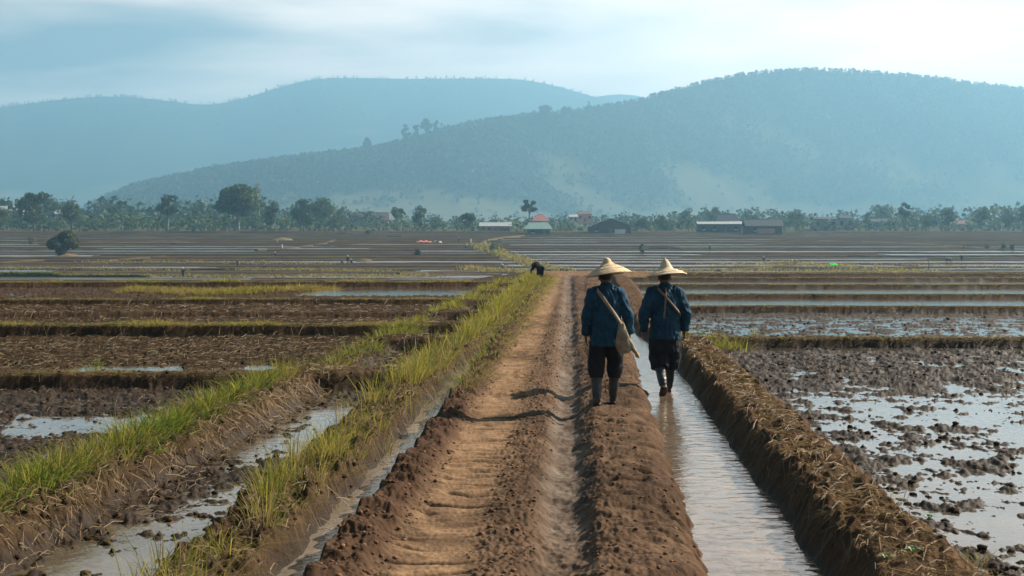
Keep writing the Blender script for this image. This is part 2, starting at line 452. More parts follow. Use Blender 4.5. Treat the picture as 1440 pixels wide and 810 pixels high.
def ground(X, Y):
    X = np.asarray(X, float); Y = np.asarray(Y, float)
    w1 = noise(X * 1.3, Y * 1.3, 1); w2 = noise(X * 5.2, Y * 5.2, 2)
    wx = X + 0.055 * w1 + 0.022 * w2
    eL, dL, b1, b2, rL, rR, br = lines(Y)
    big = fbm(X * 0.55, Y * 0.55, 30, 3)
    med = fbm(X * 2.3, Y * 2.0, 40, 3)
    c1 = np.clip(noise(X * 4.8, Y * 4.4, 50) + 0.5 * noise(X * 12, Y * 9, 51), -0.3, 1)
    c2 = np.clip(noise(X * 10, Y * 8, 52) + 0.5 * noise(X * 23, Y * 18, 53), -0.3, 1)
    fine = noise(X * 30, Y * 26, 54)
    near = 1 - S(20, 40, Y)
    # ---- left fields
    wetL = 0.5 + 0 * X
    strip = S(b2 - 0.1, b2 + 0.3, wx) * (1 - S(b1 - 0.3, b1, wx))
    zl = -0.135 + 0.03 * big + 0.035 * med + 0.040 * c1 + 0.022 * c2 + 0.008 * fine
    mid = (b1 + b2) * 0.5 + 0.25
    sm = np.exp(-((wx - mid - 0.3 * noise(Y * 0.5, X * 0 + 3, 60)) / 0.55) ** 2) * (1 - S(16, 17.5, Y)) * (0.45 + 0.75 * noise(X * 1.2, Y * 0.55, 65))
    zl = zl - strip * (sm * (0.062 + 0.05 * noise(X * 0.9, Y * 0.6, 61)) + 0.006)
    # puddles of the left fields
    pud = bump(Y, 15.2 + 0.1 * X, 0.35, 0.6) * bump(X, -4.6, 0.7, 0.8) * 0.06
    pud = pud + bump(Y, 20.6 + 0.02 * X, 0.25, 0.5) * (noise(X * 0.8, Y * 0.5, 63) > 0.05) * 0.07
    pud = pud + bump(Y, 33.5, 0.5, 0.6) * (noise(X * 0.5, Y * 0.3, 64) > 0.1) * 0.07
    pudf = bump(Y, 44.8 + 0.03 * (X + 4), 2.3, 0.5) * bump(X, -4.3, 2.3, 0.8)
    pud = pud + pudf * 0.13 * (1 - 0.35 * np.clip(c1, 0, 1))
    zl = zl - pud
    dryL = S(17, 20, Y) * (1 - strip * 0.3)
    # left cross bunds
    bl = 0 * X
    for i, y0 in enumerate(LCROSS):
        yc = y0 + 0.020 * (X + 3) + 0.25 * noise(X * 0.25, 0 * X + i * 3.1, 70 + i) + 0.05 * noise(X * 1.5, 0 * X + i, 80 + i)
        hgt = (0.20, 0.225, 0.12, 0.14, 0.19)[i]
        b = S(-0.20, -0.08, Y - yc) * (1 - S(0.25, 0.75, Y - yc))
        bl = np.maximum(bl, b * hgt * (wx < b2 + 0.4))
    for i, y0 in enumerate(SCROSS):
        yc = y0 + 0.05 * (X + 1) + 0.12 * noise(X * 0.8, 0 * X + i * 2.7, 90 + i)
        b = S(-0.28, -0.08, Y - yc) * (1 - S(0.5, 1.2, Y - yc))
        bl = np.maximum(bl, b * 0.25 * S(b2 - 0.2, b2 + 0.1, wx) * (1 - S(b1 + .1, b1 + 0.4, wx)))
    far_s = 1 - 0.85 * S(16, 34, Y)
    kb_ = np.clip(bl / 0.15, 0, 1)
    zl = zl * (1 - 0.75 * kb_) - 0.13 * 0.75 * kb_ + bl * (1 + 0.10 * c1 * far_s)
    # bank b1 beside the ditch and bank b2
    k1 = bump(wx, b1, 0.20, 0.22) * (0.23 + 0.04 * med + 0.05 * c1 + 0.03 * c2)
    k2 = (1 - S(0.16, 0.50, np.abs(wx - b2))) * (0.24 + 0.05 * med + 0.05 * c1 + 0.03 * c2)
    k2 = k2 * (1 - 0.35 * S(18, 20, Y))
    kk = np.maximum(k1, k2)
    zl = np.where(kk > 0.002, np.maximum(zl, -0.20 + kk * 1.25 + 0.02 * c2), zl)
    # ---- road
    u = wx - eL
    W = rL - eL
    rc_ = X + 0.03 - 0.045 * Y - 0.06 * noise(Y * 0.55, 0 * Y + 5, 6) - 0.03 * w2
    rut = np.exp(-(np.abs(rc_) / (0.17 + 0.045 * noise(Y * 0.8, 0 * Y + 9, 13))) ** 3.2)
    rut_r = S(0.10, 0.20, X + 0.03 - 0.045 * Y) 
    trc = 0.75 - 0.003 * Y
    track = np.exp(-(np.abs(u - trc) / 0.30) ** 4)
    tread = noise(X * 1.6 + 0.6 * noise(X * 2, Y * 2, 9), Y * 9.0, 7)
    chev = np.sin(2 * np.pi * (Y / 0.21 + 1.6 * np.abs(u - trc)) + 1.5 * noise(X * 2, Y * 1.1, 17)) * S(9.5, 12, Y) * (1 - S(30, 40, Y)) * np.clip(0.7 + noise(X * .8, Y * .5, 18), 0, 1)
    dent = noise(X * 2.2 + 0.5 * w2, Y * 4.6, 19)
    crack = np.exp(-(np.abs(noise(X * 0.9, Y * 2.6, 8)) / 0.06) ** 2) * S(-0.55, -0.15, noise(X * 1.2, Y * 1.2, 81))
    rgh = 1 - 0.5 * S(1.85, 2.1, u)
    rough = (0.016 * c2 + 0.013 * c1 + 0.011 * fine) * rgh + 0.02 * med
    zr = 0.045 + rough
    zr = zr + 0.055 * bump(u, 0.20, 0.10, 0.16) * (1 + 1.1 * noise(X * 1.3, Y * 4.6 + 1.5 * X, 10)) + 0.02 * c1 * bump(u, 0.2, 0.1, 0.16) 
    zr = zr + 0.035 * S(1.72, 1.85, u) * (1 - S(2.2, 2.5, u))
    zr = zr + 0.022 * dent * S(1.7, 1.9, u) - 0.03 * crack * S(1.75, 1.95, u) + 0.012 * dent
    step_ = np.exp(-(((u - 2.08 - 0.14 * np.sign(np.sin(2 * np.pi * Y / 1.3))) / 0.055) ** 2)) * np.exp(-((np.mod(Y, 0.65) - 0.32) / 0.13) ** 2)
    zr = zr - 0.022 * step_                                   # footprints along the right side
    zr = zr * (1 - track) + track * (0.006 + 0.017 * tread + 0.019 * chev - 0.045 * crack + 0.004 * fine + 0.01 * med)
    rut = rut * np.clip(0.80 + 0.45 * noise(X * 0.5, Y * 0.55, 14), 0.25, 1)
    zr = zr * (1 - rut) + rut * (-0.072 + 0.02 * noise(X * 2.2, Y * 8.5, 15) + 0.014 * c1 + 0.012 * noise(X * 3, Y * 7, 11) + 0.014 * c2 + 0.02 * noise(X * .3, Y * 0.35, 12))
    # ---- right side
    mudm = 0.30 + 0.55 * noise(X * 0.42, Y * 0.36, 21) + 0.3 * noise(X * 1.2, Y * 0.9, 22)
    edge = (1 - S(0.25, 1.3, wx - br)) * 0.8
    farb = S(17.2, 19.5, Y) * (1 - S(22, 24, Y)) * 0.75
    openw = S(2.2, 4.0, X) * (1 - S(10, 14, Y)) * 0.15
    cl_ = fbm(X * 1.7, Y * 2.0, 55, 3)
    zp1 = PADDY_Z - 0.014 + 0.036 * (mudm + edge + farb - openw - 0.30) + 0.070 * cl_ + 0.030 * c1 + 0.026 * c2 + 0.008 * fine
    zp2 = PADDY_Z - 0.004 + 0.05 * cl_ + 0.022 * c1 + 0.022 * c2 + 0.008 * fine
    zp3 = PADDY_Z - 0.035 + 0.02 * c1
    zp = np.where(Y < 23.9, zp1, np.where(Y < 33.6, zp2, zp3))
    for i, y0 in enumerate(RCROSS):
        yc = y0 - 0.018 * (X - 4) + 0.2 * noise(X * 0.25, 0 * X + i * 3.7, 100 + i) + 0.05 * noise(X * 2.0, 0 * X + i, 110 + i)
        b = S(-0.16, -0.05, Y - yc) * (1 - S(0.30, 0.8, Y - yc))
        zp = np.maximum(zp, PADDY_Z - 0.03 + b * (0.20 + (0.03 * c1 + 0.03 * c2) * (1 - 0.85 * S(18, 34, Y)) - (0.035 if i > 1 else 0)))
    kr = S(-0.46, -0.20, wx - br) * (1 - S(0.24, 0.56, wx - br))
    zb = -0.16 + kr * (0.37 + 0.05 * med + 0.05 * c1 + 0.035 * c2 + 0.01 * fine) * (1 - 0.4 * S(21, 27, Y))
    zp = np.maximum(zp * S(-0.1, 0.3, wx - br) + -0.2 * (1 - S(-0.1, 0.3, wx - br)), zb)
    # ---- assemble across
    tL = S(-0.02, 0.10, u)                                   # ditch -> road
    ditchL = -0.155 + 0.012 * c2 + 0.02 * S(21, 24, Y)
    z = zl * (1 - S(dL - 0.10, dL + 0.02, wx)) + ditchL * S(dL - 0.10, dL + 0.02, wx)
    z = z * (1 - tL) + zr * tL
    tR = S(rL - 0.18, rL + 0.06, wx + 0.05 * c1 + 0.04 * c2)
    ditchR = -0.16 + 0.01 * c1
    z = z * (1 - tR) + ditchR * tR
    z = np.where(wx > rR - 0.06, np.maximum(z, zp), z)
    # ---- end of the terrace: the road tops out and everything falls to the valley
    cy_ = crest_y(X, Y)
    plaza = S(-0.2, 1.6, X + 0.0) * (1 - S(6.2, 7.8, X)) * S(53.5, 56, Y)
    z = z * (1 - plaza) + plaza * (0.02 + 0.05 * med + 0.03 * c1)
    over = np.maximum(0, Y - cy_)
    z = z * (1 - S(0, 3, over)) - 0.075 * over * S(0, 2, over)
    # ---- class
    cls = np.where(u < 0.03, 0, 1)
    cls = np.where(wx > rL + 0.02, 2, cls)
    cls = np.where(wx > br + 0.56, 3, cls)
    cls = np.where((u < 0.03) & (np.abs(wx - b1) < 0.44) , 4, cls)
    cls = np.where((np.abs(wx - b2) < 0.50) & (wx < b1 - 0.44), 5, cls)
    cls = np.where(plaza > 0.5, 1, cls)
    # ---- colour of the soil itself and how wet it is
    v = 0.5 + 0.5 * fbm(X * 0.9, Y * 0.7, 200, 3)
    v2 = 0.5 + 0.5 * noise(X * 3.5, Y * 2.6, 201)
    def C(r, g, b): return np.array([r, g, b])
    mud_d, mud_l = C(0.016, 0.0098, 0.0064), C(0.040, 0.025, 0.0155)
    dry_d, dry_l = C(0.026, 0.016, 0.010), C(0.066, 0.041, 0.025)
    lv = lambda a, b, k: a + (b - a) * k[..., None]
    col = lv(mud_d, mud_l, np.clip(v * 0.6 + v2 * 0.3 - 0.05, 0, 1))
    col = lv(col, lv(dry_d, dry_l, np.clip(v * .5 + v2 * .5, 0, 1)), dryL * (cls == 0))
    wet = np.where(cls == 0, 0.75 - 0.6 * dryL, 0.8)
    bankc = lv(C(0.030, 0.019, 0.0115), C(0.088, 0.056, 0.032), np.clip(v2 * 0.6 + v * 0.4, 0, 1))
    bankm = np.isin(cls, (4, 5)) | ((cls == 2) & (wx > rR - 0.05))
    bankc = np.where((cls == 2)[..., None], bankc * np.array([1.35, 1.25, 1.2]), bankc)
    hi = S(-0.10, 0.05, z)
    col = np.where(bankm[..., None], lv(col, bankc, hi), col)
    wet = np.where(bankm, 0.55 * (1 - hi) + 0.05, wet)
    ridge = np.clip(bl / 0.2, 0, 1)
    col = lv(col, bankc, ridge * (cls == 0))
    wet = wet * (1 - 0.8 * ridge * (cls == 0))
    # right cross bunds
    rb = S(PADDY_Z + 0.06, PADDY_Z + 0.14, z) * (cls == 3)
    col = lv(col, bankc * 0.85, rb); wet = wet * (1 - 0.8 * rb)
    tan_d, tan_l = C(0.13, 0.077, 0.044), C(0.285, 0.18, 0.105)
    red = lv(C(0.060, 0.036, 0.022), C(0.150, 0.093, 0.059), np.clip(0.25 * v + 0.65 * v2, 0, 1))
    damp = S(-0.05, 0.35, noise(X * 1.1 + w2 * .3, Y * 0.45, 203))
    red = red * (1 - 0.34 * damp[..., None])
    rc = lv(red, lv(tan_d, tan_l, np.clip(0.35 + 0.5 * v + 0.25 * tread, 0, 1)), np.clip(track * (0.95 - 0.55 * damp * S(-.3, .3, noise(X * 3, Y * 2, 205))), 0, 1))
    grey = lv(C(0.085, 0.060, 0.044), C(0.15, 0.115, 0.088), v2)
    rc = lv(rc, grey, np.clip(rut * 1.1, 0, 1))
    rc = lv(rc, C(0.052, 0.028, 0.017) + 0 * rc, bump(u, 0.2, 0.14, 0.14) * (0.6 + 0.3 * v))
    rc = lv(rc, lv(tan_d, tan_l, v2 * 0.5 + 0 * v), plaza * 0.8)
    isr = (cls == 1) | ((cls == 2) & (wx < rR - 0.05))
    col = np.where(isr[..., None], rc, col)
    wet = np.where(isr, 0.08 + 0.55 * rut * v2, wet)
    return z, col, np.clip(wet, 0, 1), cls

def gz(x, y):
    return float(ground(np.array([x]), np.array([y]))[0][0])

pys = np.concatenate([np.arange(838, 516, -0.8), np.arange(516, 383.2, -0.42)])
rowsY = np.concatenate([np.linspace(-6, 3.5, 8), np.linspace(4, 7.2, 14), 3870.0 / (pys - 318), [61, 63, 66, 70, 76, 84, 95]])
rowsY = np.unique(np.round(rowsY, 5))
side = 60 * 1.16 ** np.arange(1, 26)
cpx = np.concatenate([(-330 - np.cumsum(side) / 6)[::-1], np.arange(-330, -40, 1.6), np.arange(-40, 1480, 0.95), np.arange(1480, 1800, 1.6), 1800 + np.cumsum(side) / 6])
T = (cpx - 720) / F
YY = np.repeat(rowsY[:, None], len(T), 1)
XX = T[None, :] * np.maximum(YY, 4.0)
z, col, wet, cls = ground(XX, YY)
nr, nc = XX.shape
V = np.stack([XX, YY, z], -1).reshape(-1, 3)
idx = np.arange(nr * nc).reshape(nr, nc)
Q = np.stack([idx[:-1, :-1], idx[:-1, 1:], idx[1:, 1:], idx[1:, :-1]], -1).reshape(-1, 4)
fc = cls[:-1, :-1].ravel()
colf = col.reshape(-1, 3); wetf = wet.ravel()
for k, nm, m in ((0, 'paddy_field', 'mud'), (1, 'dirt_road', 'road'), (2, 'earth_bank', 'bank'), (3, 'flooded_field', 'mud'), (4, 'ditch_bank', 'bank'), (5, 'field_bank', 'bank')):
    q = Q[fc == k]
    used, inv = np.unique(q.ravel(), return_inverse=True)
    o = np_mesh(nm, V[used], inv.reshape(-1, 4), M[m], attrs={'Col': colf[used], 'wet': wetf[used]})
    tag(o, kind='structure')

def strip_sheet(name, xa, xb, ys, zlev, m, nx=2):
    V_ = []; F_ = []
    for i, y in enumerate(ys):
        for j in range(nx):
            k = j / (nx - 1)
            V_.append((xa(y) * (1 - k) + xb(y) * k, y, zlev))
    for i in range(len(ys) - 1):
        for j in range(nx - 1):
            a = i * nx + j
            F_.append((a, a + 1, a + 1 + nx, a + nx))
    return tag(np_mesh(name, V_, np.array(F_), M[m]), kind='structure')
yn = np.linspace(-5, 57, 63)
g1 = lambda i: (lambda y: float(lines(np.array([y * 1.0]))[i][0]))
dw = strip_sheet('ditch_water', lambda y: g1(4)(y) - 0.25, lambda y: g1(5)(y) + 0.22, np.concatenate([np.linspace(-5, 6, 6), np.arange(6.2, 22, 0.03), np.linspace(22.2, 49, 40)]), DITCH_Z, 'ditch_water', 28)
_n = len(dw.data.vertices); _c = np.empty(_n * 3, np.float32); dw.data.vertices.foreach_get('co', _c); _c = _c.reshape(-1, 3)
for fx_, fy_, am in ((1.99, 16.85, 0.006), (2.10, 17.2, 0.005)):
    d_ = np.hypot(_c[:, 0] - fx_, _c[:, 1] - fy_)
    _c[:, 2] += am * np.sin(d_ * 2 * np.pi / 0.13) * np.exp(-d_ / 0.45)
_c[:, 2] += 0.0025 * noise(_c[:, 0] * 5 + .4 * _c[:, 1], _c[:, 1] * 9, 77) * (_c[:, 1] > 6) * (_c[:, 1] < 22)
dw.data.vertices.foreach_set('co', _c.ravel()); dw.data.update()
strip_sheet('silt_water', lambda y: g1(1)(y) - 0.10, lambda y: g1(0)(y) + 0.07, yn[yn < 23], SILT_Z, 'silt_water')
strip_sheet('rut_water', lambda y: -0.03 + 0.045 * y - 0.16, lambda y: -0.03 + 0.045 * y + 0.13, yn, RUT_Z - 0.012, 'silt_water')
strip_sheet('flooded_paddy_water', lambda y: g1(6)(y) + 0.15, lambda y: max(12, y * 0.9 + 6), yn, PADDY_Z, 'paddy_water')
strip_sheet('puddle_water', lambda y: min(-12, -y * 0.9 - 6), lambda y: g1(2)(y), yn[yn < 49.5], PUD_Z, 'paddy_water')

# ------------------------------------------------------------------ the valley: terraces of flooded paddies
PY_ = [60, 110, 200, 235, 540, 600, 1000, 1500, 2200, 9000]
PH_ = [2.2, 5.5, 9.3, 9.5, 2.35, 1.5, -0.5, -6, -10, -20]
def hfar(Y): return np.interp(Y, PY_, PH_)
_ys = np.linspace(236, 700, 4000)
_pp = 318 + F * hfar(_ys) / _ys
def Y_of(py):                                                # valley distance seen at photo row py
    return float(np.interp(-py, -_pp, _ys))
def valley(px, py):
    Y = Y_of(py)
    return Vector(((px - 720) / F * Y, Y, CAM_Z - hfar(Y)))

def valley_side(px0, px1, ncol, shift, seed):
    rg = np.random.default_rng(seed)
    lines_py = [395, 391, 387, 383, 378.5, 374, 370, 366, 362, 358.2, 354.5, 351, 347.8, 344.8, 342, 339.3, 336.8, 334.5, 332.4, 330.4, 328.6, 327, 325.4, 324]
    lines_py = [p + shift * (1.5 if p > 350 else 0.8) + rg.uniform(-0.30, 0.30) * (3.6 if p > 350 else 2.0) for p in lines_py]
    Yk = [float(np.interp(-p, -_pp, _ys)) if p < _pp[0] else 236 - (p - _pp[0]) * 2 for p in lines_py]
    px = np.linspace(px0, px1, ncol); T_ = (px - 720) / F
    V_, C_, W_ = [], [], []
    rows = []
    fcls = []
    def addrow(Y, z, c, w):
        rows.append(len(V_)); 
        V_.append(np.stack([T_ * Y, Y, z], -1)); C_.append(c); W_.append(w)
    def CC(c): return np.repeat(np.array([c]), ncol, 0)
    Xr = T_ * 300
    # slope down from the near terrace
    zz = -0.075 * np.maximum(0, 84 - crest_y(T_ * 84, 84 + 0 * T_)) - 0.05
    addrow(84 + 0 * T_, zz, CC((0.10, 0.07, 0.04)), 0 * T_)
    addrow(140 + 0 * T_, 0 * T_ + CAM_Z - hfar(140), CC((0.10, 0.08, 0.04)), 0 * T_); fcls.append(np.zeros(ncol - 1, int))
    prev = CAM_Z - float(hfar(Yk[0])) - 0.2
    for k in range(len(Yk) - 1):
        dY = Yk[k + 1] - Yk[k]
        lev = CAM_Z - float(hfar(0.5 * (Yk[k] + Yk[k + 1])))
        wob = dY * 0.38 * fbm(Xr / 48, 0 * Xr + k * 5.3 + seed, 300 + seed, 4, 0.6) + 0.02 * Xr * math.sin(k * 1.7 + seed) * 0.5
        Yc = Yk[k] + wob
        dry = noise(Xr / 25, 0 * Xr + k * 7.7, 310 + seed)
        crest = lev + 0.07 + 0.05 * dry + 0.05 * noise(Xr / 4, 0 * Xr + k, 320)
        grassy = np.clip(noise(Xr / 18, 0 * Xr + k * 3.3, 330 + seed) * 1.3, 0, 1)[:, None]
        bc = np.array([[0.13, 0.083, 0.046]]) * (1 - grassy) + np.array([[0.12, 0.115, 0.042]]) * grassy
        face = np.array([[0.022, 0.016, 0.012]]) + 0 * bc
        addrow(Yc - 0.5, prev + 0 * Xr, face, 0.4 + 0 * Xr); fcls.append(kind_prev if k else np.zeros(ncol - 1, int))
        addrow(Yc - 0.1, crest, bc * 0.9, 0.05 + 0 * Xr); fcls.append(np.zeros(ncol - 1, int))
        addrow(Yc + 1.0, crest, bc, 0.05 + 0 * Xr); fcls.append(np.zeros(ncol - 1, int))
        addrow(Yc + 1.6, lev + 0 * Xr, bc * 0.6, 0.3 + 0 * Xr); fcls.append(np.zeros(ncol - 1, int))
        # cells across: flooded, muddy or dry
        kind_prev = np.zeros(ncol - 1, int)
        c = 0
        while c < ncol - 1:
            n = int(rg.integers(50, 260)); 
            kind_prev[c:c + n] = 1 if rg.random() < (0.72 if seed == 2 else 0.60) else 0
            c += n
        mudc = np.where((noise(Xr / 30, 0 * Xr + k * 2.1, 340 + seed) > 0.15)[:, None], np.array([[0.044, 0.028, 0.018]]), np.array([[0.021, 0.0135, 0.009]]))
        for q in (0.45, 0.8):
            jz = np.where(np.concatenate([kind_prev, kind_prev[-1:]]) == 1, 0, 0.10 * noise(Xr / 2, 0 * Xr + k + q, 350) + 0.03)
            addrow(Yc + 1.6 + (dY - 2.5) * q, lev + jz, mudc, 0.18 + 0 * Xr); fcls.append(np.roll(kind_prev, int(rg.integers(-7, 8))) * np.roll(kind_prev, int(rg.integers(-9, 10))))
        prev = lev
    addrow(Yk[-1] + 8 + 0 * T_, prev + 0.1 + 0 * T_, CC((0.12, 0.10, 0.05)), 0 * T_); fcls.append(np.zeros(ncol - 1, int))
    n = len(V_)
    V2 = np.concatenate(V_); C2 = np.concatenate(C_); W2 = np.concatenate(W_)
    ii = np.arange(n * ncol).reshape(n, ncol)
    q_ = np.stack([ii[:-1, :-1], ii[:-1, 1:], ii[1:, 1:], ii[1:, :-1]], -1)
    fcl = np.stack(fcls)
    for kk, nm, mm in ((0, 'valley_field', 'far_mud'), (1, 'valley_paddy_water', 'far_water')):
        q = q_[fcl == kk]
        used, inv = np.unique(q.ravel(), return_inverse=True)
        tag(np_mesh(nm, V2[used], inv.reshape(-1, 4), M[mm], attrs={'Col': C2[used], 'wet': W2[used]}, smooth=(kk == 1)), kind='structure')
valley_side(-900, 706, 900, 0.0, 1)
valley_side(706, 2340, 900, 0.9, 2)

# ground beyond the fields, to the foot of the hills and out to the horizon
gy = np.array([535, 570, 620, 700, 850, 1000, 1300, 1700, 2200, 3000, 5000, 7800.0])
gx = np.linspace(-1.1, 1.1, 61)
GX = gx[None, :] * np.minimum(gy[:, None] * 0.9 + 120, 5800); GY = np.repeat(gy[:, None], 61, 1)
GZ = CAM_Z - hfar(GY) - 0.25
gi = np.arange(GX.size).reshape(GX.shape)
gc = np.array([[0.075, 0.075, 0.035]]) * (1 + 0.4 * fbm(GX.ravel() / 80, GY.ravel() / 80, 5)[:, None])
tag(np_mesh('village_ground', np.stack([GX, GY, GZ], -1).reshape(-1, 3), np.stack([gi[:-1, :-1], gi[:-1, 1:], gi[1:, 1:], gi[1:, :-1]], -1).reshape(-1, 4),
        M['far_mud'], attrs={'Col': gc, 'wet': 0 * gc[:, 0]}), kind='structure')

# ------------------------------------------------------------------ hills
HILLS = {}
def hill(name, prof, Yr, base_f, back_f, nu=420, ns=60, fold=0.10, forest=True, seed=0):
    pxs = np.linspace(prof[0][0], prof[-1][0], nu)
    # smooth ridge line through the traced points
    py = np.interp(pxs, [p[0] for p in prof], [p[1] for p in prof])
    k = np.ones(9) / 9
    py = np.convolve(np.pad(py, 4, 'edge'), k, 'valid')
    yr = np.interp(pxs, [p[0] for p in Yr], [p[1] for p in Yr])
    a = (pxs - 720) / F; b = (405 - py) / F
    dy = math.cos(TH) + b * math.sin(TH); dz = -math.sin(TH) + b * math.cos(TH)
    zr = CAM_Z + dz * yr / dy
    xr = a * yr / dy
    s = np.concatenate([np.linspace(0, 1, ns), 1 + np.linspace(0.1, 1, 10)])
    Sg = np.repeat(s[:, None], nu, 1)
    f = np.where(Sg <= 1, base_f + (1 - base_f) * Sg, 1 + (back_f - 1) * (Sg - 1))
    Y = yr[None] * f; X = xr[None] * f
    zb = CAM_Z - hfar(Y) - 1.5
    up = np.clip(Sg, 0, 1)
    p = 0.62 * up + 0.38 * up * up * (3 - 2 * up)
    dn = np.clip(Sg - 1, 0, 1)
    p = np.where(Sg > 1, 1 - dn * dn * (3 - 2 * dn), p)
    amp = (zr - zb[0])[None]
    fo = fbm(X / 400 + seed, Y / 520, 400 + seed, 4)
    Z = zb + amp * p + amp * fold * fo * np.sin(np.pi * np.clip(Sg, 0, 1)) * (Sg < 1)
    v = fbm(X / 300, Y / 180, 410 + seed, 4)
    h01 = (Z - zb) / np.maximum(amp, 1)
    open_mist = S(-0.25, 0.45, v + 0.40 - 1.05 * h01 - 0.35 * S(400, -1200, X) * (h01 > 0.2))  # open fields, spread towards the foot so their pale colour imitates mist
    c = np.array([0.030, 0.046, 0.022])[None, None] * (1 - open_mist[..., None]) + np.array([0.12, 0.112, 0.064])[None, None] * open_mist[..., None]
    ii = np.arange(X.size).reshape(X.shape)
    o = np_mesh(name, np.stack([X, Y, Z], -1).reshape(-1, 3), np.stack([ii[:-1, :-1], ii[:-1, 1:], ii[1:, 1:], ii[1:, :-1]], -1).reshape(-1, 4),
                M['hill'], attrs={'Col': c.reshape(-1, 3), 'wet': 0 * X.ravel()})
    tag(o, kind='structure')
    HILLS[name] = (X, Y, Z, open_mist, pxs, xr, yr, zr, Sg)
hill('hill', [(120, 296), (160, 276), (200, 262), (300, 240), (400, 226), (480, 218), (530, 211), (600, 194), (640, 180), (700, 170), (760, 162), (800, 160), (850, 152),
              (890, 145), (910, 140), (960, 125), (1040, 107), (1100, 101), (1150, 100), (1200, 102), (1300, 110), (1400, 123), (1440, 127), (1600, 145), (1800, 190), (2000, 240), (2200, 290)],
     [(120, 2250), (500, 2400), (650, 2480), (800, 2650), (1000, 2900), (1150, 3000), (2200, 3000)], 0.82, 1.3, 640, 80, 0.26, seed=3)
hill('rear_hill', [(-700, 215), (-400, 190), (-100, 163), (0, 152), (60, 144), (110, 138), (170, 136), (230, 142), (290, 150), (340, 141), (400, 121), (440, 112), (480, 110), (560, 112), (700, 111),
                   (750, 114), (800, 127), (850, 141), (950, 165), (1200, 215), (1500, 260)],
     [(-700, 5500), (1500, 5500)], 0.60, 1.3, 360, 40, 0.10, seed=8)
hill('distant_ridge', [(640, 190), (740, 160), (800, 145), (840, 136), (870, 132), (890, 134), (930, 142), (1000, 155), (1200, 200), (1400, 250)],
     [(640, 6100), (1400, 6100)], 0.8, 1.2, 160, 20, 0.06, seed=11)

# ------------------------------------------------------------------ vegetation builders
def leaf_cloud(centers, sizes, cols, flat=0.6, rg=rng):
    """one small bent quad per leaf spray"""
    n = len(centers)
    a = rg.normal(size=(n, 3)); a /= np.linalg.norm(a, axis=1)[:, None]
    b = rg.normal(size=(n, 3)); b -= a * (a * b).sum(1)[:, None]; b /= np.linalg.norm(b, axis=1)[:, None]
    s = sizes[:, None]
    nrm = np.cross(a, b)
    P0 = centers - a * s * 0.9; P1 = centers + b * s * flat * (0.7 + 0.5 * rg.random((n, 1))) + nrm * s * 0.15
    P2 = centers + a * s * 0.9; P3 = centers - b * s * flat * (0.7 + 0.5 * rg.random((n, 1))) + nrm * s * 0.15
    Vv = np.stack([P0, P1, P2, P3], 1).reshape(-1, 3)
    Ff = np.arange(n * 4).reshape(n, 4)
    return Vv, Ff, np.repeat(cols, 4, 0)

def clump_points(clumps, per, rg):
    P = []
    for (c, r) in clumps:
        n = int(per)
        d = rg.normal(size=(n, 3)); d /= np.linalg.norm(d, axis=1)[:, None]
        rad = (0.45 + 0.6 * rg.random(n) ** 0.6)[:, None]
        P.append(np.array(c) + d * rad * np.array([r, r, r * 0.72]))
    return np.concatenate(P)

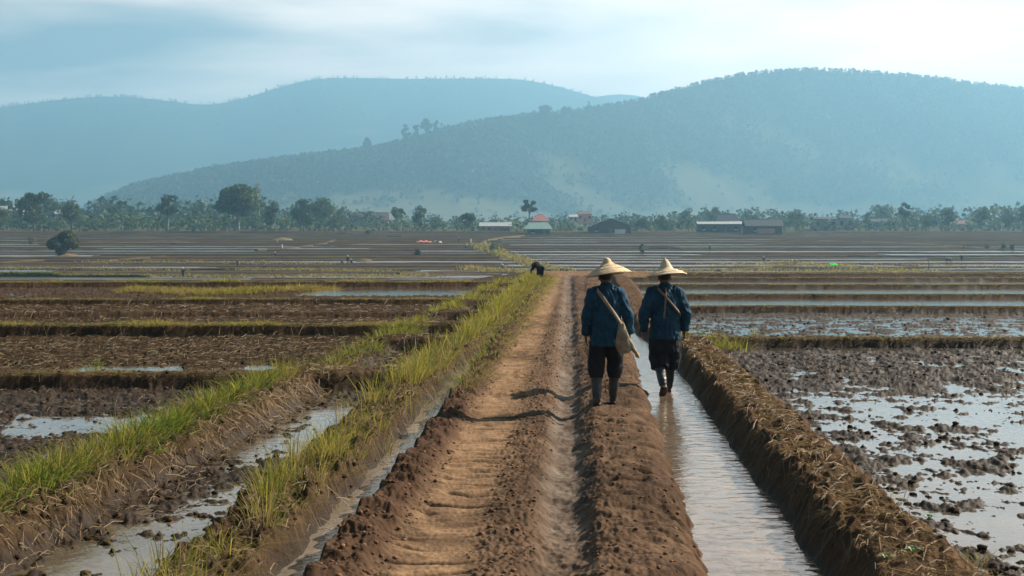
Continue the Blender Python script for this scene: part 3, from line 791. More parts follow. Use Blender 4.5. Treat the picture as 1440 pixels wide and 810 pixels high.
GREENS = {'dark': (0.030, 0.052, 0.018), 'mid': (0.050, 0.078, 0.026), 'light': (0.085, 0.11, 0.035), 'olive': (0.075, 0.080, 0.028), 'dry': (0.12, 0.11, 0.05)}
tree_n = [0]
def tree(name, label, base, H, W, style='oval', green='dark', cat='tree', group=None, bark='bark', nleaf=1100, leaf=None):
    tree_n[0] += 1
    rg = np.random.default_rng(1000 + tree_n[0])
    root = thing(name, label, cat, base, 0, group)
    cl = []
    if style == 'oval':
        zc, rz, n, tr = 0.54, 0.44, 16, 0.22
    elif style == 'umbrella':
        zc, rz, n, tr = 0.62, 0.36, 26, 0.32
    elif style == 'tall':
        zc, rz, n, tr = 0.70, 0.28, 9, 0.5
    elif style == 'sparse':
        zc, rz, n, tr = 0.62, 0.36, 12, 0.3
    elif style == 'bush':
        zc, rz, n, tr = 0.45, 0.46, 14, 0.05
    elif style == 'column':
        zc, rz, n, tr = 0.55, 0.45, 9, 0.12
    else:
        zc, rz, n, tr = 0.58, 0.38, 12, 0.3
    for i in range(n):
        while True:
            q = rg.uniform(-1, 1, 3)
            if 0.15 < (q ** 2).sum() < 1: break
        rr = rg.uniform(0.20, 0.34) * (0.8 if style in ('sparse', 'tall') else 1)
        taper = 1.0
        if style == 'umbrella': taper = 1.0 if q[2] < 0.3 else 0.8
        if style == 'column': taper = 0.9 - 0.45 * q[2]
        cl.append(((q[0] * W * 0.5 * 0.76 * taper, q[1] * W * 0.5 * 0.76 * taper, H * (zc + q[2] * rz * 0.85)), W * rr * (0.60 if style == 'bush' else 0.74)))
    # trunk and limbs
    bm = bmesh.new()
    tw = max(0.10, H * 0.022) * (1.5 if style == 'umbrella' else 1)
    lean = rg.uniform(-0.03, 0.03, 2) * H
    top = (lean[0], lean[1], H * zc)
    tube(bm, [(0, 0, -0.5), (0, 0, 0.02 * H), (lean[0] * .5, lean[1] * .5, H * tr), top], [tw * 1.35, tw * 1.1, tw * 0.8, tw * 0.4], 7)
    for c, r in cl[:7]:
        st = Vector((lean[0] * .5, lean[1] * .5, H * tr * rg.uniform(0.8, 1.15)))
        md = st.lerp(Vector(c), 0.5) + Vector((0, 0, 0.05 * H))
        tube(bm, [st, md, c], [tw * 0.5, tw * 0.33, tw * 0.15], 5)
    bm_obj('trunk', bm, M[bark], root)
    P = clump_points(cl, int(1.6 * nleaf / n), rg)
    g = np.array(GREENS[green])
    tint = np.repeat(rg.uniform(0.7, 1.35, n), int(1.6 * nleaf / n))
    cols = g[None] * (tint * rg.uniform(0.75, 1.3, len(P)))[:, None] * np.array([[1, 1, 1]])
    sz = rg.uniform(0.6, 1.2, len(P)) * (leaf if leaf else max(0.25, W * 0.050))
    v, f, c = leaf_cloud(P, sz, cols, 0.6, rg)
    np_mesh('crown', v, f, M['leaf'], root, smooth=False, attrs={'Col': c})
    return root

def blades(P, Hh, Wd, cols, lean, rg, curve=0.5):
    """bent tapering blades; P (n,3) roots, lean (n,2) sideways offset of the tip"""
    n = len(P)
    az = rg.uniform(0, 2 * np.pi, n)
    side = np.stack([np.cos(az), np.sin(az), 0 * az], -1)
    ln = np.concatenate([lean, np.zeros((n, 1))], 1)
    lv = []
    for k, (t, w) in enumerate(((0, 1.0), (0.38, 0.85), (0.72, 0.55))):
        c = P + ln * (t ** (1 + curve * 1.6)) + np.stack([0 * Hh, 0 * Hh, Hh * (t - 0.10 * curve * t * t)], -1)
        lv.append(c - side * (Wd * w * 0.5)[:, None]); lv.append(c + side * (Wd * w * 0.5)[:, None])
    tip = P + ln + np.stack([0 * Hh, 0 * Hh, Hh * (1 - 0.14 * curve - 0.35 * np.clip(np.hypot(lean[:, 0], lean[:, 1]) / np.maximum(Hh, .01) - .4, 0, 1))], -1)
    lv.append(tip)
    Vv = np.stack(lv, 1).reshape(-1, 3)
    b = (np.arange(n) * 7)[:, None]
    quads = np.concatenate([b + np.array([[0, 1, 3, 2]]), b + np.array([[2, 3, 5, 4]])])
    tris = b + np.array([[4, 5, 6]])
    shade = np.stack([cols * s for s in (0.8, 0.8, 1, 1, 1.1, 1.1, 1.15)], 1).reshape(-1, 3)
    return Vv, [quads, tris], shade

def join_blades(lst):
    V_, q_, t_, c_ = [], [], [], []
    o = 0
    for v, (q, t), c in lst:
        V_.append(v); q_.append(q + o); t_.append(t + o); c_.append(c); o += len(v)
    return np.concatenate(V_), [np.concatenate(q_), np.concatenate(t_)], np.concatenate(c_)

G_FRESH, G_YEL, G_STRAW = np.array([0.065, 0.105, 0.014]), np.array([0.24, 0.215, 0.04]), np.array([0.20, 0.145, 0.065])
def tufts(X, Y, h, nb, rg, fresh, spread=0.06, wmin=0.005, splay=0.26, zoff=0.0):
    """tufts of blades at X,Y with heights h; fresh 0..1 = straw..green"""
    Z = ground(X, Y)[0] + zoff
    n = len(X); R_ = np.repeat(np.arange(n), nb)
    m = len(R_)
    off = rg.normal(size=(m, 2)) * spread
    P = np.stack([X[R_] + off[:, 0], Y[R_] + off[:, 1], Z[R_] - 0.02], -1)
    hh = h[R_] * rg.uniform(0.45, 1.1, m)
    lean = off * 2.2 + rg.normal(size=(m, 2)) * (hh * splay * 0.5)[:, None] + np.array([[0.03, 0.0]])
    fr = np.clip(fresh[R_] + rg.normal(size=m) * 0.36, 0, 1)[:, None]
    cols = np.where(fr > 0.5, G_YEL + (G_FRESH - G_YEL) * (fr - 0.5) * 2, G_STRAW + (G_YEL - G_STRAW) * fr * 2) * rg.uniform(0.7, 1.25, (m, 1))
    hh = hh * np.where(fr[:, 0] < 0.3, 0.75, 1)
    wd = np.maximum(wmin * rg.uniform(0.7, 1.6, m), Y[R_] * 0.00042)
    return blades(P, hh, wd, cols, lean, rg, 0.6)

rg = np.random.default_rng(21)
# --- grass on the bank beside the ditch (b1)
L_ = []
yy = np.concatenate([rg.uniform(6.5, 24, 170), rg.uniform(24, 52, 210)])
dens = noise(yy * 0.9, 0 * yy + 4, 500)
yy = yy[(dens > -0.1) | (rg.random(len(yy)) < 0.35)]
b1 = lines(yy)[2]
hgt = np.clip(0.36 + 0.16 * noise(yy * 0.7, 0 * yy, 501) + 0.07 * rg.normal(size=len(yy)), 0.14, 0.62) * np.interp(yy, [6, 24, 52], [1.0, 1.0, 0.85])
L_.append(tufts(b1 + rg.normal(size=len(yy)) * 0.15 + 0.03, yy, hgt, 34, rg, np.clip(0.36 + 0.4 * noise(yy * 0.8, 0 * yy, 502), 0, 1)))
ys_ = rg.uniform(6.5, 50, 900)
L_.append(tufts(lines(ys_)[2] + rg.normal(size=len(ys_)) * 0.20, ys_, 0.06 + 0.14 * rg.random(len(ys_)), 8, rg, 0.15 + 0.2 * rg.random(len(ys_)), 0.08, splay=0.9))
# road shoulder grass further on
y2 = rg.uniform(15.5, 54, 800); e2 = lines(y2)[0]
L_.append(tufts(e2 + rg.uniform(-0.25, 0.42, len(y2)) * np.interp(y2, [15, 20, 54], [0.5, 1, 1.2]) , y2, 0.08 + 0.12 * rg.random(len(y2)), 9, rg, 0.28 + 0.3 * rg.random(len(y2)), 0.09))
v, f, c = join_blades(L_)
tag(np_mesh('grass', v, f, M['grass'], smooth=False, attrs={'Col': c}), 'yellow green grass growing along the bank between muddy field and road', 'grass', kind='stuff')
# --- grass on bank b2
L_ = []
yy = rg.uniform(7, 17.4, 260); b2 = lines(yy)[3]
fr = np.clip(0.58 + 0.6 * noise(yy * 0.6, 0 * yy, 510), 0, 1)
hgt = np.clip(0.30 + 0.12 * noise(yy * 0.9, 0 * yy, 511) + 0.07 * rg.normal(size=len(yy)), 0.12, 0.55)
L_.append(tufts(b2 - 0.18 + rg.normal(size=len(yy)) * 0.13, yy, hgt, 24, rg, fr))
yw = np.concatenate([rg.normal(10.2, 0.7, 90), rg.normal(12.6, 0.8, 90), rg.normal(14.4, 0.5, 40)])
L_.append(tufts(lines(yw)[3] - 0.28 + rg.normal(size=len(yw)) * 0.14, yw, 0.16 + 0.16 * rg.random(len(yw)), 16, rg, np.full(len(yw), 1.0), 0.09, 0.011, 0.8))
yy = rg.uniform(18.5, 50, 460); b2 = lines(yy)[3]
keep = noise(yy * 0.35, 0 * yy, 512) > -0.2
yy = yy[keep]; b2 = b2[keep]
L_.append(tufts(b2 + rg.normal(size=len(yy)) * 0.24, yy, 0.14 + 0.22 * rg.random(len(yy)), 12, rg, np.clip(0.5 + 0.5 * noise(yy * 0.3, 0 * yy, 513), 0, 1)))
v, f, c = join_blades(L_)
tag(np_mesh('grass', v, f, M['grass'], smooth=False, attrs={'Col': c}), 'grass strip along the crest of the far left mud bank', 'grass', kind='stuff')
# --- grass on the cross bunds, left and right
L_ = []
for i, y0 in enumerate(LCROSS):
    if i == 2: continue
    n = 1500 if i in (1, 3) else 900
    x = rg.uniform(-0.42, 0.0, n) * y0
    x = x[x < lines(np.full_like(x, y0))[3] + 0.4]
    y = y0 + 0.020 * (x + 3) + 0.25 * noise(x * 0.25, 0 * x + i * 3.1, 70 + i) + rg.uniform(-0.05, 0.5, len(x))
    hs = (0.08 + 0.15 * rg.random(len(x))) * (0.55 if i == 3 else 1) * np.clip(0.6 + noise(x * 0.6, 0 * x + i, 520), 0.25, 1.6)
    if i == 0: hs *= 0.45
    L_.append(tufts(x, y, hs, 8, rg, np.clip(0.26 + 0.45 * noise(x * 0.4, 0 * x + i * 9, 521), 0, 1), 0.08))
x = rg.uniform(-13.5, -6.4, 1500); y = 44.6 + 1.3 * np.sin(x * 0.8) + rg.normal(size=len(x)) * 0.45 + 0.28 * (x + 10)
L_.append(tufts(x, y, 0.12 + 0.25 * rg.random(len(x)), 8, rg, np.clip(0.15 + 0.5 * noise(x * 0.5, y * 0.3, 522), 0, 1), 0.1))
for i, y0 in enumerate(RCROSS):
    n = 500
    x = rg.uniform(lines(np.array([y0]))[6][0] + 0.3, 0.46 * y0, n)
    y = y0 - 0.018 * (x - 4) + 0.2 * noise(x * 0.25, 0 * x + i * 3.7, 100 + i) + rg.uniform(-0.1, 0.45, n)
    L_.append(tufts(x, y, 0.03 + 0.06 * rg.random(n), 6, rg, 0.12 + 0.15 * rg.random(n), 0.08))
v, f, c = join_blades(L_)
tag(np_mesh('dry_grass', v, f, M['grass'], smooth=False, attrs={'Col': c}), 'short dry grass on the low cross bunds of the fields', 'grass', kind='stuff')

# --- loose straw lying on banks and fields
def straw(n, fx, fy, lmin, lmax, rg, tone=1.0):
    y = fy(rg.random(n)); x = fx(y, rg)
    a = rg.uniform(0, 2 * np.pi, n); l = rg.uniform(lmin, lmax, n)
    dx, dy = np.cos(a) * l / 2, np.sin(a) * l / 2
    w = np.maximum(0.0035, y * 0.00030)
    z0 = ground(x - dx, y - dy)[0]; z1 = ground(x + dx, y + dy)[0]; zm = np.maximum(ground(x, y)[0], (z0 + z1) / 2)
    up = rg.uniform(0.004, 0.035, n)
    nx, ny = -np.sin(a) * w / 2, np.cos(a) * w / 2
    A = np.stack([x - dx, y - dy, z0 + 0.006], -1); B = np.stack([x, y, zm + up], -1); Cc = np.stack([x + dx, y + dy, z1 + 0.006], -1)
    nn = np.stack([nx, ny, 0.6 * w], -1)
    Vv = np.stack([A - nn, A + nn, B - nn, B + nn, Cc - nn, Cc + nn], 1).reshape(-1, 3)
    b = (np.arange(n) * 6)[:, None]
    q = np.concatenate([b + np.array([[0, 1, 3, 2]]), b + np.array([[2, 3, 5, 4]])])
    cols = np.array([[0.20, 0.14, 0.07]]) * rg.uniform(0.45, 1.3, (n, 1)) * tone
    return Vv, q, np.repeat(cols, 6, 0)
def put_straw(label, parts):
    V_, q_, c_, o = [], [], [], 0
    for v, q, c in parts:
        V_.append(v); q_.append(q + o); c_.append(c); o += len(v)
    tag(np_mesh('straw', np.concatenate(V_), np.concatenate(q_), M['straw'], smooth=False, attrs={'Col': np.concatenate(c_)}), label, 'straw', kind='stuff')
put_straw('dry straw scattered over the bank right of the flooded ditch', [straw(3600, lambda y, r: lines(y)[6] + r.normal(size=len(y)) * 0.20, lambda u: 6.5 + 18 * u ** 1.3, 0.05, 0.28, rg)])
put_straw('dry straw and roots on the banks and stubble fields left of the road',
          [straw(4500, lambda y, r: lines(y)[2] + r.normal(size=len(y)) * 0.22, lambda u: 6.5 + 26 * u, 0.05, 0.25, rg),
           straw(4500, lambda y, r: lines(y)[3] + 0.1 + r.normal(size=len(y)) * 0.25, lambda u: 7 + 12 * u, 0.05, 0.25, rg),
           straw(9000, lambda y, r: r.uniform(-0.42, -0.05, len(y)) * y, lambda u: 18.6 + 8 * u, 0.06, 0.3, rg, 0.6),
           straw(5000, lambda y, r: r.uniform(-0.42, -0.03, len(y)) * y, lambda u: 26.8 + 11 * u, 0.08, 0.35, rg, 0.6),
           straw(1500, lambda y, r: r.uniform(-0.42, -0.2, len(y)) * y, lambda u: 9 + 9 * u, 0.05, 0.2, rg, 0.6)])

# --- loose clods and pebbles
_b = bmesh.new(); bmesh.ops.create_icosphere(_b, subdivisions=1, radius=1); _b.verts.index_update()
ICO_V = np.array([v.co[:] for v in _b.verts]); ICO_F = np.array([[v.index for v in f.verts] for f in _b.faces]); _b.free()
def clods(n, fx, fy, rmin, rmax, rg, base, label, name='rubble'):
    y = fy(rg.random(n)); x = fx(y, rg)
    r = np.maximum(rmin + (rmax - rmin) * rg.random(n) ** 3, 0)
    z0 = ground(x, y)[0] + r * 0.25
    o8 = np.array(ICO_V)
    a = rg.uniform(0, 6.28, n); ca, sa = np.cos(a), np.sin(a)
    j = o8[None] * rg.uniform(.7, 1.25, (n, 12, 1)) + rg.normal(size=(n, 12, 3)) * .10
    j = np.stack([j[..., 0] * ca[:, None] - j[..., 1] * sa[:, None], j[..., 0] * sa[:, None] + j[..., 1] * ca[:, None], j[..., 2] * .7], -1)
    Vv = (np.stack([x, y, z0], -1)[:, None] + j * r[:, None, None]).reshape(-1, 3)
    Ff = (np.arange(n)[:, None, None] * 12 + ICO_F[None]).reshape(-1, 3)
    cc = np.repeat(np.array([base]) * rg.uniform(.6, 1.4, (n, 1)), 12, 0)
    tag(np_mesh(name, Vv, Ff, M['bank'], smooth=True, attrs={'Col': cc, 'wet': np.zeros(len(cc))}), label, name, kind='stuff')
clods(3600, lambda y, r: lines(y)[0] + np.where(r.random(len(y)) < .45, r.uniform(.05, .5, len(y)), np.where(r.random(len(y)) < .6, r.uniform(.95, 1.4, len(y)), r.uniform(1.7, 2.45, len(y)))),
      lambda u: 6.6 + 24 * u ** 1.5, 0.004, 0.022, rg, (0.15, 0.088, 0.055), 'small clods and pebbles lying on the dirt road')
clods(3800, lambda y, r: np.where(r.random(len(y)) < .4, lines(y)[3] + r.uniform(.55, 2.2, len(y)), r.uniform(-.42, -.22, len(y)) * y), lambda u: 6.8 + 30 * u ** 1.4, 0.010, 0.040, rg, (0.060, 0.040, 0.026), 'dark clods of ploughed mud in the left fields')
clods(4200, lambda y, r: lines(y)[6] + .3 + np.abs(r.normal(size=len(y))) * (1.0 + .22 * y), lambda u: 7 + 26 * u ** 1.3, 0.008, 0.040, rg, (0.050, 0.034, 0.024), 'dark clods of mud in the flooded right field')

# --- single tufts and seedlings
def clump(name, label, cat, x, y, n, h, spread, fresh, group=None, wmin=0.005, splay=0.4):
    r2 = np.random.default_rng(int(abs(x * 131 + y * 977)) + 3)
    z0 = gz(x, y)
    nt_ = max(1, n // 12)
    xs = x + r2.normal(size=nt_) * spread; ys = y + r2.normal(size=nt_) * spread * 0.8
    v, f, c = tufts(xs, ys, h * r2.uniform(0.6, 1.1, nt_), 12, r2, np.full(nt_, fresh), min(0.08, spread), wmin, splay)
    v = v - np.array([[x, y, z0]])
    o = np_mesh(name, v, f, M['grass'], smooth=False, attrs={'Col': c})
    o.location = (x, y, z0)
    return tag(o, label, cat, group)
def gp(px, py, zl=-0.1):
    Y = (CAM_Z - zl) * F / (py - 318)
    return (px - 720) / F * Y, Y
x, y = gp(1008, 490); clump('grass_tuft', 'wide clump of green grass at the near end of the right cross bund', 'grass', x, y - 0.1, 900, 0.32, 0.30, 0.55)
x, y = gp(130, 526); clump('grass_tuft', 'lone small dark green tuft on the bund across the left field', 'grass', x, y, 70, 0.34, 0.05, 0.9)
x, y = gp(545, 470, -0.0); clump('grass_tuft', 'bright green tuft on the corner of the left bund beside the bank', 'grass', x, y, 260, 0.34, 0.16, 0.95)
x, y = gp(1066, 476, 0); clump('grass_tuft', 'larger of two green tufts standing on the right cross bund', 'grass', x, y, 70, 0.36, 0.06, 0.7)
x, y = gp(1113, 475, 0); clump('grass_tuft', 'smaller of two green tufts standing on the right cross bund', 'grass', x, y, 40, 0.32, 0.04, 0.7)
x, y = gp(192, 806); clump('grass_tuft', 'few long green blades rising from the mud at the bottom edge', 'grass', x, y, 14, 0.24, 0.02, 0.9)
x, y = gp(1385, 800, -0.1); clump('stubble_clump', 'broken brown stubble clump standing in the flooded field corner', 'stubble', x, y, 110, 0.16, 0.09, 0.0, splay=1.1)
x, y = gp(1255, 702, -0.1); clump('stubble_clump', 'thin grey stubble stalks in mud beside the right bank', 'stubble', x, y, 24, 0.24, 0.09, 0.0, splay=0.8)
def seedling(label, px, py, zl, s):
    x, y = gp(px, py, zl); zz = gz(x, y)
    bm = bmesh.new()
    for k in range(6):
        a = k * 1.05 + 0.3; l = s * (0.8 + 0.25 * (k % 2)); t = 0.5
        d = Vector((math.cos(a), math.sin(a), 0)); n = Vector((-d.y, d.x, 0))
        p = [Vector((0, 0, s * .3)), d * l * .5 + n * l * .22 + Vector((0, 0, s * .75)), d * l + Vector((0, 0, s * .7)), d * l * .5 - n * l * .22 + Vector((0, 0, s * .75))]
        bm.faces.new([bm.verts.new(q) for q in p])
    tube(bm, [(0, 0, -0.03), (0, 0, s * .35)], 0.006, 5)
    o = bm_obj('seedling', bm, M['seedling'], None, False); o.location = (x, y, zz)
    tag(o, label, 'seedling')
M['seedling'] = mat('seedling_leaf', (0.07, 0.15, 0.025), 0.5, 0.2, 30)
seedling('small green seedling standing in the flooded field beside the bank', 1312, 726, -0.08, 0.07)
seedling('bright seedling leaf on the bank near the bottom edge, left one', 1252, 800, 0.18, 0.06)
seedling('bright seedling leaf on the bank near the bottom edge, right one', 1290, 803, 0.18, 0.06)
seedling('tiny green sprout on the bank beside the ditch water', 1009, 563, 0.15, 0.05)

# ------------------------------------------------------------------ people
from math import sin, cos, pi
def wrinkles(amp, s=1.0):
    def f(co):
        x, y, zc = co[:, 0], co[:, 1], co[:, 2]
        a = np.arctan2(y, x)
        n1 = noise(a * 2.2 + x * 6, zc * 7 * s + 2 * noise(x * 9, zc * 5, 3), 31)
        n2 = noise((x + y) * 18, zc * 9 * s, 32)
        rid = 1 - np.abs(noise(x * 9 + zc * 6, zc * 8 - y * 8, 33)) * 2
        return amp * (0.8 * n1 + 0.5 * n2 + 0.5 * rid)
    return f

def finger_chain(bm, p, d, side, ln, curl, r=0.0085):
    """a finger of three bones from p along d, curling towards side"""
    pts = [Vector(p)]; dv = Vector(d).normalized(); sv = Vector(side).normalized()
    ang = 0.15
    for k, fl in enumerate((0.45, 0.32, 0.23)):
        dirv = dv * cos(ang) + sv * sin(ang)
        pts.append(pts[-1] + dirv * ln * fl); ang += curl
    tube(bm, pts, [r, r * .95, r * .85, r * .6], 8)

def hand(bm, w, d, out_dir, palm_dir):
    """w wrist, d direction of the hand, out_dir across the knuckles towards the little finger, palm_dir the palm side"""
    w, d, o, p = Vector(w), Vector(d).normalized(), Vector(out_dir).normalized(), Vector(palm_dir).normalized()
    tube(bm, [w - d * 0.03, w, w + d * 0.05, w + d * 0.088], [(0.026, 0.020), (0.028, 0.02), (0.040, 0.017), (0.040, 0.014)] if abs(o.x) > 0.6 else
         [(0.020, 0.026), (0.02, 0.028), (0.017, 0.040), (0.014, 0.040)], 12)
    for k, (off, ln) in enumerate(((-0.030, 0.070), (-0.010, 0.080), (0.011, 0.074), (0.030, 0.058))):
        finger_chain(bm, w + d * 0.078 + o * off, d, p, ln, 0.38 + 0.06 * k)
    tb = w + d * 0.022 - o * 0.026
    finger_chain(bm, tb, (d * 0.75 - o * 0.65), p, 0.062, 0.25, 0.0105)

def body_mesh(parent, J, skin):
    bm = bmesh.new()
    hp, ck = J['head'], J['neck']
    ball(bm, hp, (0.076, 0.095, 0.112), 3)
    ball(bm, Vector(hp) + Vector((0, 0.045, -0.055)), (0.055, 0.055, 0.062), 2)        # jaw
    ball(bm, Vector(hp) + Vector((0, 0.098, -0.018)), (0.014, 0.022, 0.024), 2)        # nose
    ball(bm, Vector(hp) + Vector((0, 0.092, -0.062)), (0.024, 0.012, 0.009), 2)        # mouth
    for s in (-1, 1):
        ball(bm, Vector(hp) + Vector((s * 0.080, -0.005, -0.018)), (0.011, 0.022, 0.033), 2)   # ears
    tube(bm, [Vector(hp) + Vector((0, -0.012, -0.06)), ck, Vector(ck) + Vector((0, -0.01, -0.10))], [0.052, 0.056, 0.085], 12)
    loft(bm, [(0, J['ty'][0], J['hip'] - 0.06, .13, .09), (0, J['ty'][0], J['hip'] + .05, .155, .10), (0, J['ty'][1], J['hip'] + .22, .135, .095), (0, J['ty'][2], J['sh'] - .12, .165, .105), (0, J['ty'][3], J['sh'], .14, .08)], 18)
    for k in ('armL', 'armR'):
        a, b, c = J[k][:3]
        tube(bm, [a, Vector(a).lerp(Vector(b), .5), b, Vector(b).lerp(Vector(c), .4), c], [.055, .048, .040, .038, .027], 10)
    hand(bm, J['armL'][2], J['armL'][3], J['armL'][4], J['armL'][5])
    hand(bm, J['armR'][2], J['armR'][3], J['armR'][4], J['armR'][5])
    for k in ('legL', 'legR'):
        a, b, c, toe = J[k]
        tube(bm, [a, Vector(a).lerp(Vector(b), .5), b, Vector(b).lerp(Vector(c), .35), c], [.085, .072, .055, .052, .036], 10)
        tube(bm, [Vector(c) + Vector((0, 0, .0)), Vector(c).lerp(Vector(toe), .55), toe], [.036, .036, .028], 8)
    o = remeshed('body', bm, skin, parent, 0.0062, 2)
    # eyes
    for s in (-1, 1):
        e = bmesh.new()
        ball(e, Vector(hp) + Vector((s * 0.031, 0.083, 0.005)), 0.012, 2)
        bm_obj('eye', e, M['eye'], o)
    h = bmesh.new()
    ball(h, Vector(hp) + Vector((0, -0.014, 0.022)), (0.081, 0.094, 0.104), 3)
    for vtx in list(h.verts):
        if vtx.co.y > hp[1] + 0.055 or vtx.co.z < hp[2] - 0.055:
            h.verts.remove(vtx)
    bm_obj('hair', h, M['hair'], parent)
    return o

def garment_tube(bm, path, rad, n=16): tube(bm, path, rad, n)

def hat_obj(parent, c, prof, tilt, m, knob=None):
    bm = bmesh.new()
    # upper skin then the underside, a few millimetres inside
    lo = [(max(0, r - 0.004), zz - 0.007) for r, zz in prof]
    lathe(bm, prof + [(prof[-1][0] + 0.004, prof[-1][1] - 0.004)] + lo[::-1], 56)
    for vtx in bm.verts:                                    # woven unevenness
        r = math.hypot(vtx.co.x, vtx.co.y)
        if r > 0.03:
            a = math.atan2(vtx.co.y, vtx.co.x)
            vtx.co.z += 0.004 * sin(3 * a + 1) * r / 0.26 + 0.0025 * sin(7 * a) * r / .26
    o = bm_obj('hat', bm, m, parent)
    o.location = c; o.rotation_euler = tilt
    rb = bmesh.new()
    for r, zz in zip(*knob) if knob else ():
        tube(rb, [(r * cos(a), r * sin(a), zz) for a in [2 * pi * k / 40 for k in range(41)]], 0.0035, 5, cap=False)
    if knob:
        bm_obj('hat_binding', rb, m, o)
    return o

def boot(parent, top, knee_r, ank, toe, m, sole_m=None):
    bm = bmesh.new()
    top, ank, toe = Vector(top), Vector(ank), Vector(toe)
    heel = ank + (ank - toe).normalized() * 0.045
    tube(bm, [top, top.lerp(ank, .5), ank + (top - ank) * 0.12], [knee_r, knee_r * .92, .052], 16)
    dz = Vector((0, 0, -0.0))
    ft = (toe - ank)
    tube(bm, [heel, ank + ft * 0.1, ank + ft * .55, toe - ft * 0.10, toe], [(.036, .044), (.045, .052), (.048, .040), (.045, .030), (.028, .02)], 14)
    bo = remeshed('boot', bm, m, parent, 0.009, 5, lambda co: 0.004 * noise(co[:, 0] * 20, co[:, 2] * 30, 5))
    # rim and sole
    rb = bmesh.new(); d = (ank - top).normalized()
    tube(rb, [top + d * 0.012, top - d * 0.006], knee_r * 1.06, 16)
    bm_obj('boot_rim', rb, m, bo)
    sb = bmesh.new()
    dn = Vector((0, 0, -1)) if abs(ft.normalized().z) < 0.5 else (Vector((0, -1, -0.25))).normalized()
    tube(sb, [heel + dn * .040, ank + ft * .1 + dn * .046, ank + ft * .55 + dn * .034, toe + dn * .018], [(.034, .012), (.042, .013), (.046, .012), (.026, .010)], 12)
    bm_obj('sole', sb, sole_m or m, bo)
    return bo

# ---- left farmer
X1, Y1 = (853 - 720) / F * 14.75, 14.75
Z1 = max(gz(X1 - .09, Y1), gz(X1 + .1, Y1)) - 0.012
p1 = thing('person', 'farmer in blue jacket and straw hat with a cream shoulder bag, walking on the road', 'person', (X1, Y1, Z1), R(-2))
J1 = dict(head=(-0.005, 0.085, 1.535), neck=(0, 0.045, 1.41), hip=0.86, sh=1.33, ty=(0, 0.0, 0.02, 0.035),
          armL=((-.150, .03, 1.33), (-.238, -.02, 1.07), (-.240, .05, .84), (0.02, .15, -1), (0, -1, -.1), (1, .1, 0)),
          armR=((.150, .03, 1.33), (.252, -.01, 1.08), (.278, .06, .86), (0.03, .2, -1), (0, -1, -.1), (-1, .1, 0)),
          legL=((-.092, 0, .84), (-.118, .035, .46), (-.112, -.04, .085), (-.175, .09, .04)),
          legR=((.092, 0, .84), (.108, .09, .46), (.085, .10, .085), (.093, .25, .045)))
p1.scale = (0.975,) * 3
body_mesh(p1, J1, M['skin'])
bm = bmesh.new()
loft(bm, [(0.0, -.005, .715, .188, .145), (0, -.005, .80, .184, .142), (0, 0, .95, .168, .132), (0, .005, 1.08, .168, .132), (0, .012, 1.20, .178, .134), (0, .02, 1.285, .182, .124), (0, .03, 1.34, .158, .104), (0, .04, 1.385, .115, .085), (0, .05, 1.43, .072, .070)], 28)
for k, s in (('armL', -1), ('armR', 1)):
    a, b, c = [Vector(q) for q in J1[k][:3]]
    tube(bm, [a + Vector((-s * .06, 0, .01)), a, a.lerp(b, .5), b, b.lerp(c, .5), c], [.080, .080, .070, .063, .056, .052], 16)
jk = remeshed('jacket', bm, M['blue_cloth'], p1, 0.010, 5, wrinkles(0.013))
cb = bmesh.new(); tube(cb, [(0, .048, 1.40), (0, .055, 1.455)], [(.078, .074), (.068, .066)], 20); bm_obj('collar', cb, M['blue_cloth'], jk)
bm = bmesh.new()
loft(bm, [(0, 0, .78, .165, .120), (0, 0, .86, .165, .125), (0, 0, .96, .155, .115)], 22)
for k in ('legL', 'legR'):
    a, b, c = [Vector(q) for q in J1[k][:3]]
    tube(bm, [a, a.lerp(b, .5), b + Vector((0, -.01, .05)), b.lerp(c, .20), b.lerp(c, .36)], [.094, .100, .100, .096, .074], 16)
remeshed('trousers', bm, M['dark_cloth'], p1, 0.011, 4, wrinkles(0.009, 1.4))
for k, s in (('legL', -1), ('legR', 1)):
    a, b, c, toe = [Vector(q) for q in J1[k]]
    boot(p1, b.lerp(c, .30), .067, c + Vector((0, 0, -.022)), toe + Vector((0, .03, -.005)), M['rubber'])
HP1 = [(0, .0), (.018, -.002), (.034, -.011), (.047, -.030), (.058, -.060), (.070, -.074), (.10, -.092), (.14, -.113), (.18, -.135), (.22, -.160), (.255, -.186), (.270, -.200)]
hat_obj(p1, (0, .065, 1.755), HP1, (R(-7), R(-6), 0.3), M['straw_hat'], ((.062, .12, .19, .268), (-.070, -.101, -.140, -.198)))

# bag with its strap: carried, so a thing of its own
bag = thing('shoulder_bag', 'cream cloth shoulder bag hanging at the hip of the left farmer', 'bag', (X1, Y1, Z1), R(-2))
bag.scale = (0.975,) * 3
bm = bmesh.new()
loft(bm, [(.205, -.13, .635, .045, .028), (.20, -.145, .665, .082, .040), (.19, -.15, .74, .090, .044), (.185, -.15, .84, .074, .036), (.175, -.15, .93, .048, .025), (.165, -.15, .99, .034, .018)], 22)
tube(bm, [(.22, -.14, .88), (.265, -.14, .77), (.315, -.13, .68), (.350, -.13, .635)], [.03, .035, .03, .018], 12)
bo = remeshed('pouch', bm, M['canvas'], bag, 0.009, 4, wrinkles(0.007, 1.2))
fb = bmesh.new(); box(fb, (.125, -.198, .80), (.235, -.190, .925)); bmesh.ops.bevel(fb, geom=list(fb.edges), offset=.004, segments=2); bm_obj('flap', fb, M['canvas'], bo)
kb = bmesh.new(); tube(kb, [(.345, -.13, .645), (.362, -.13, .605), (.378, -.125, .58)], [.020, .026, .008], 10); bm_obj('tied_corner', kb, M['ochre'], bo)
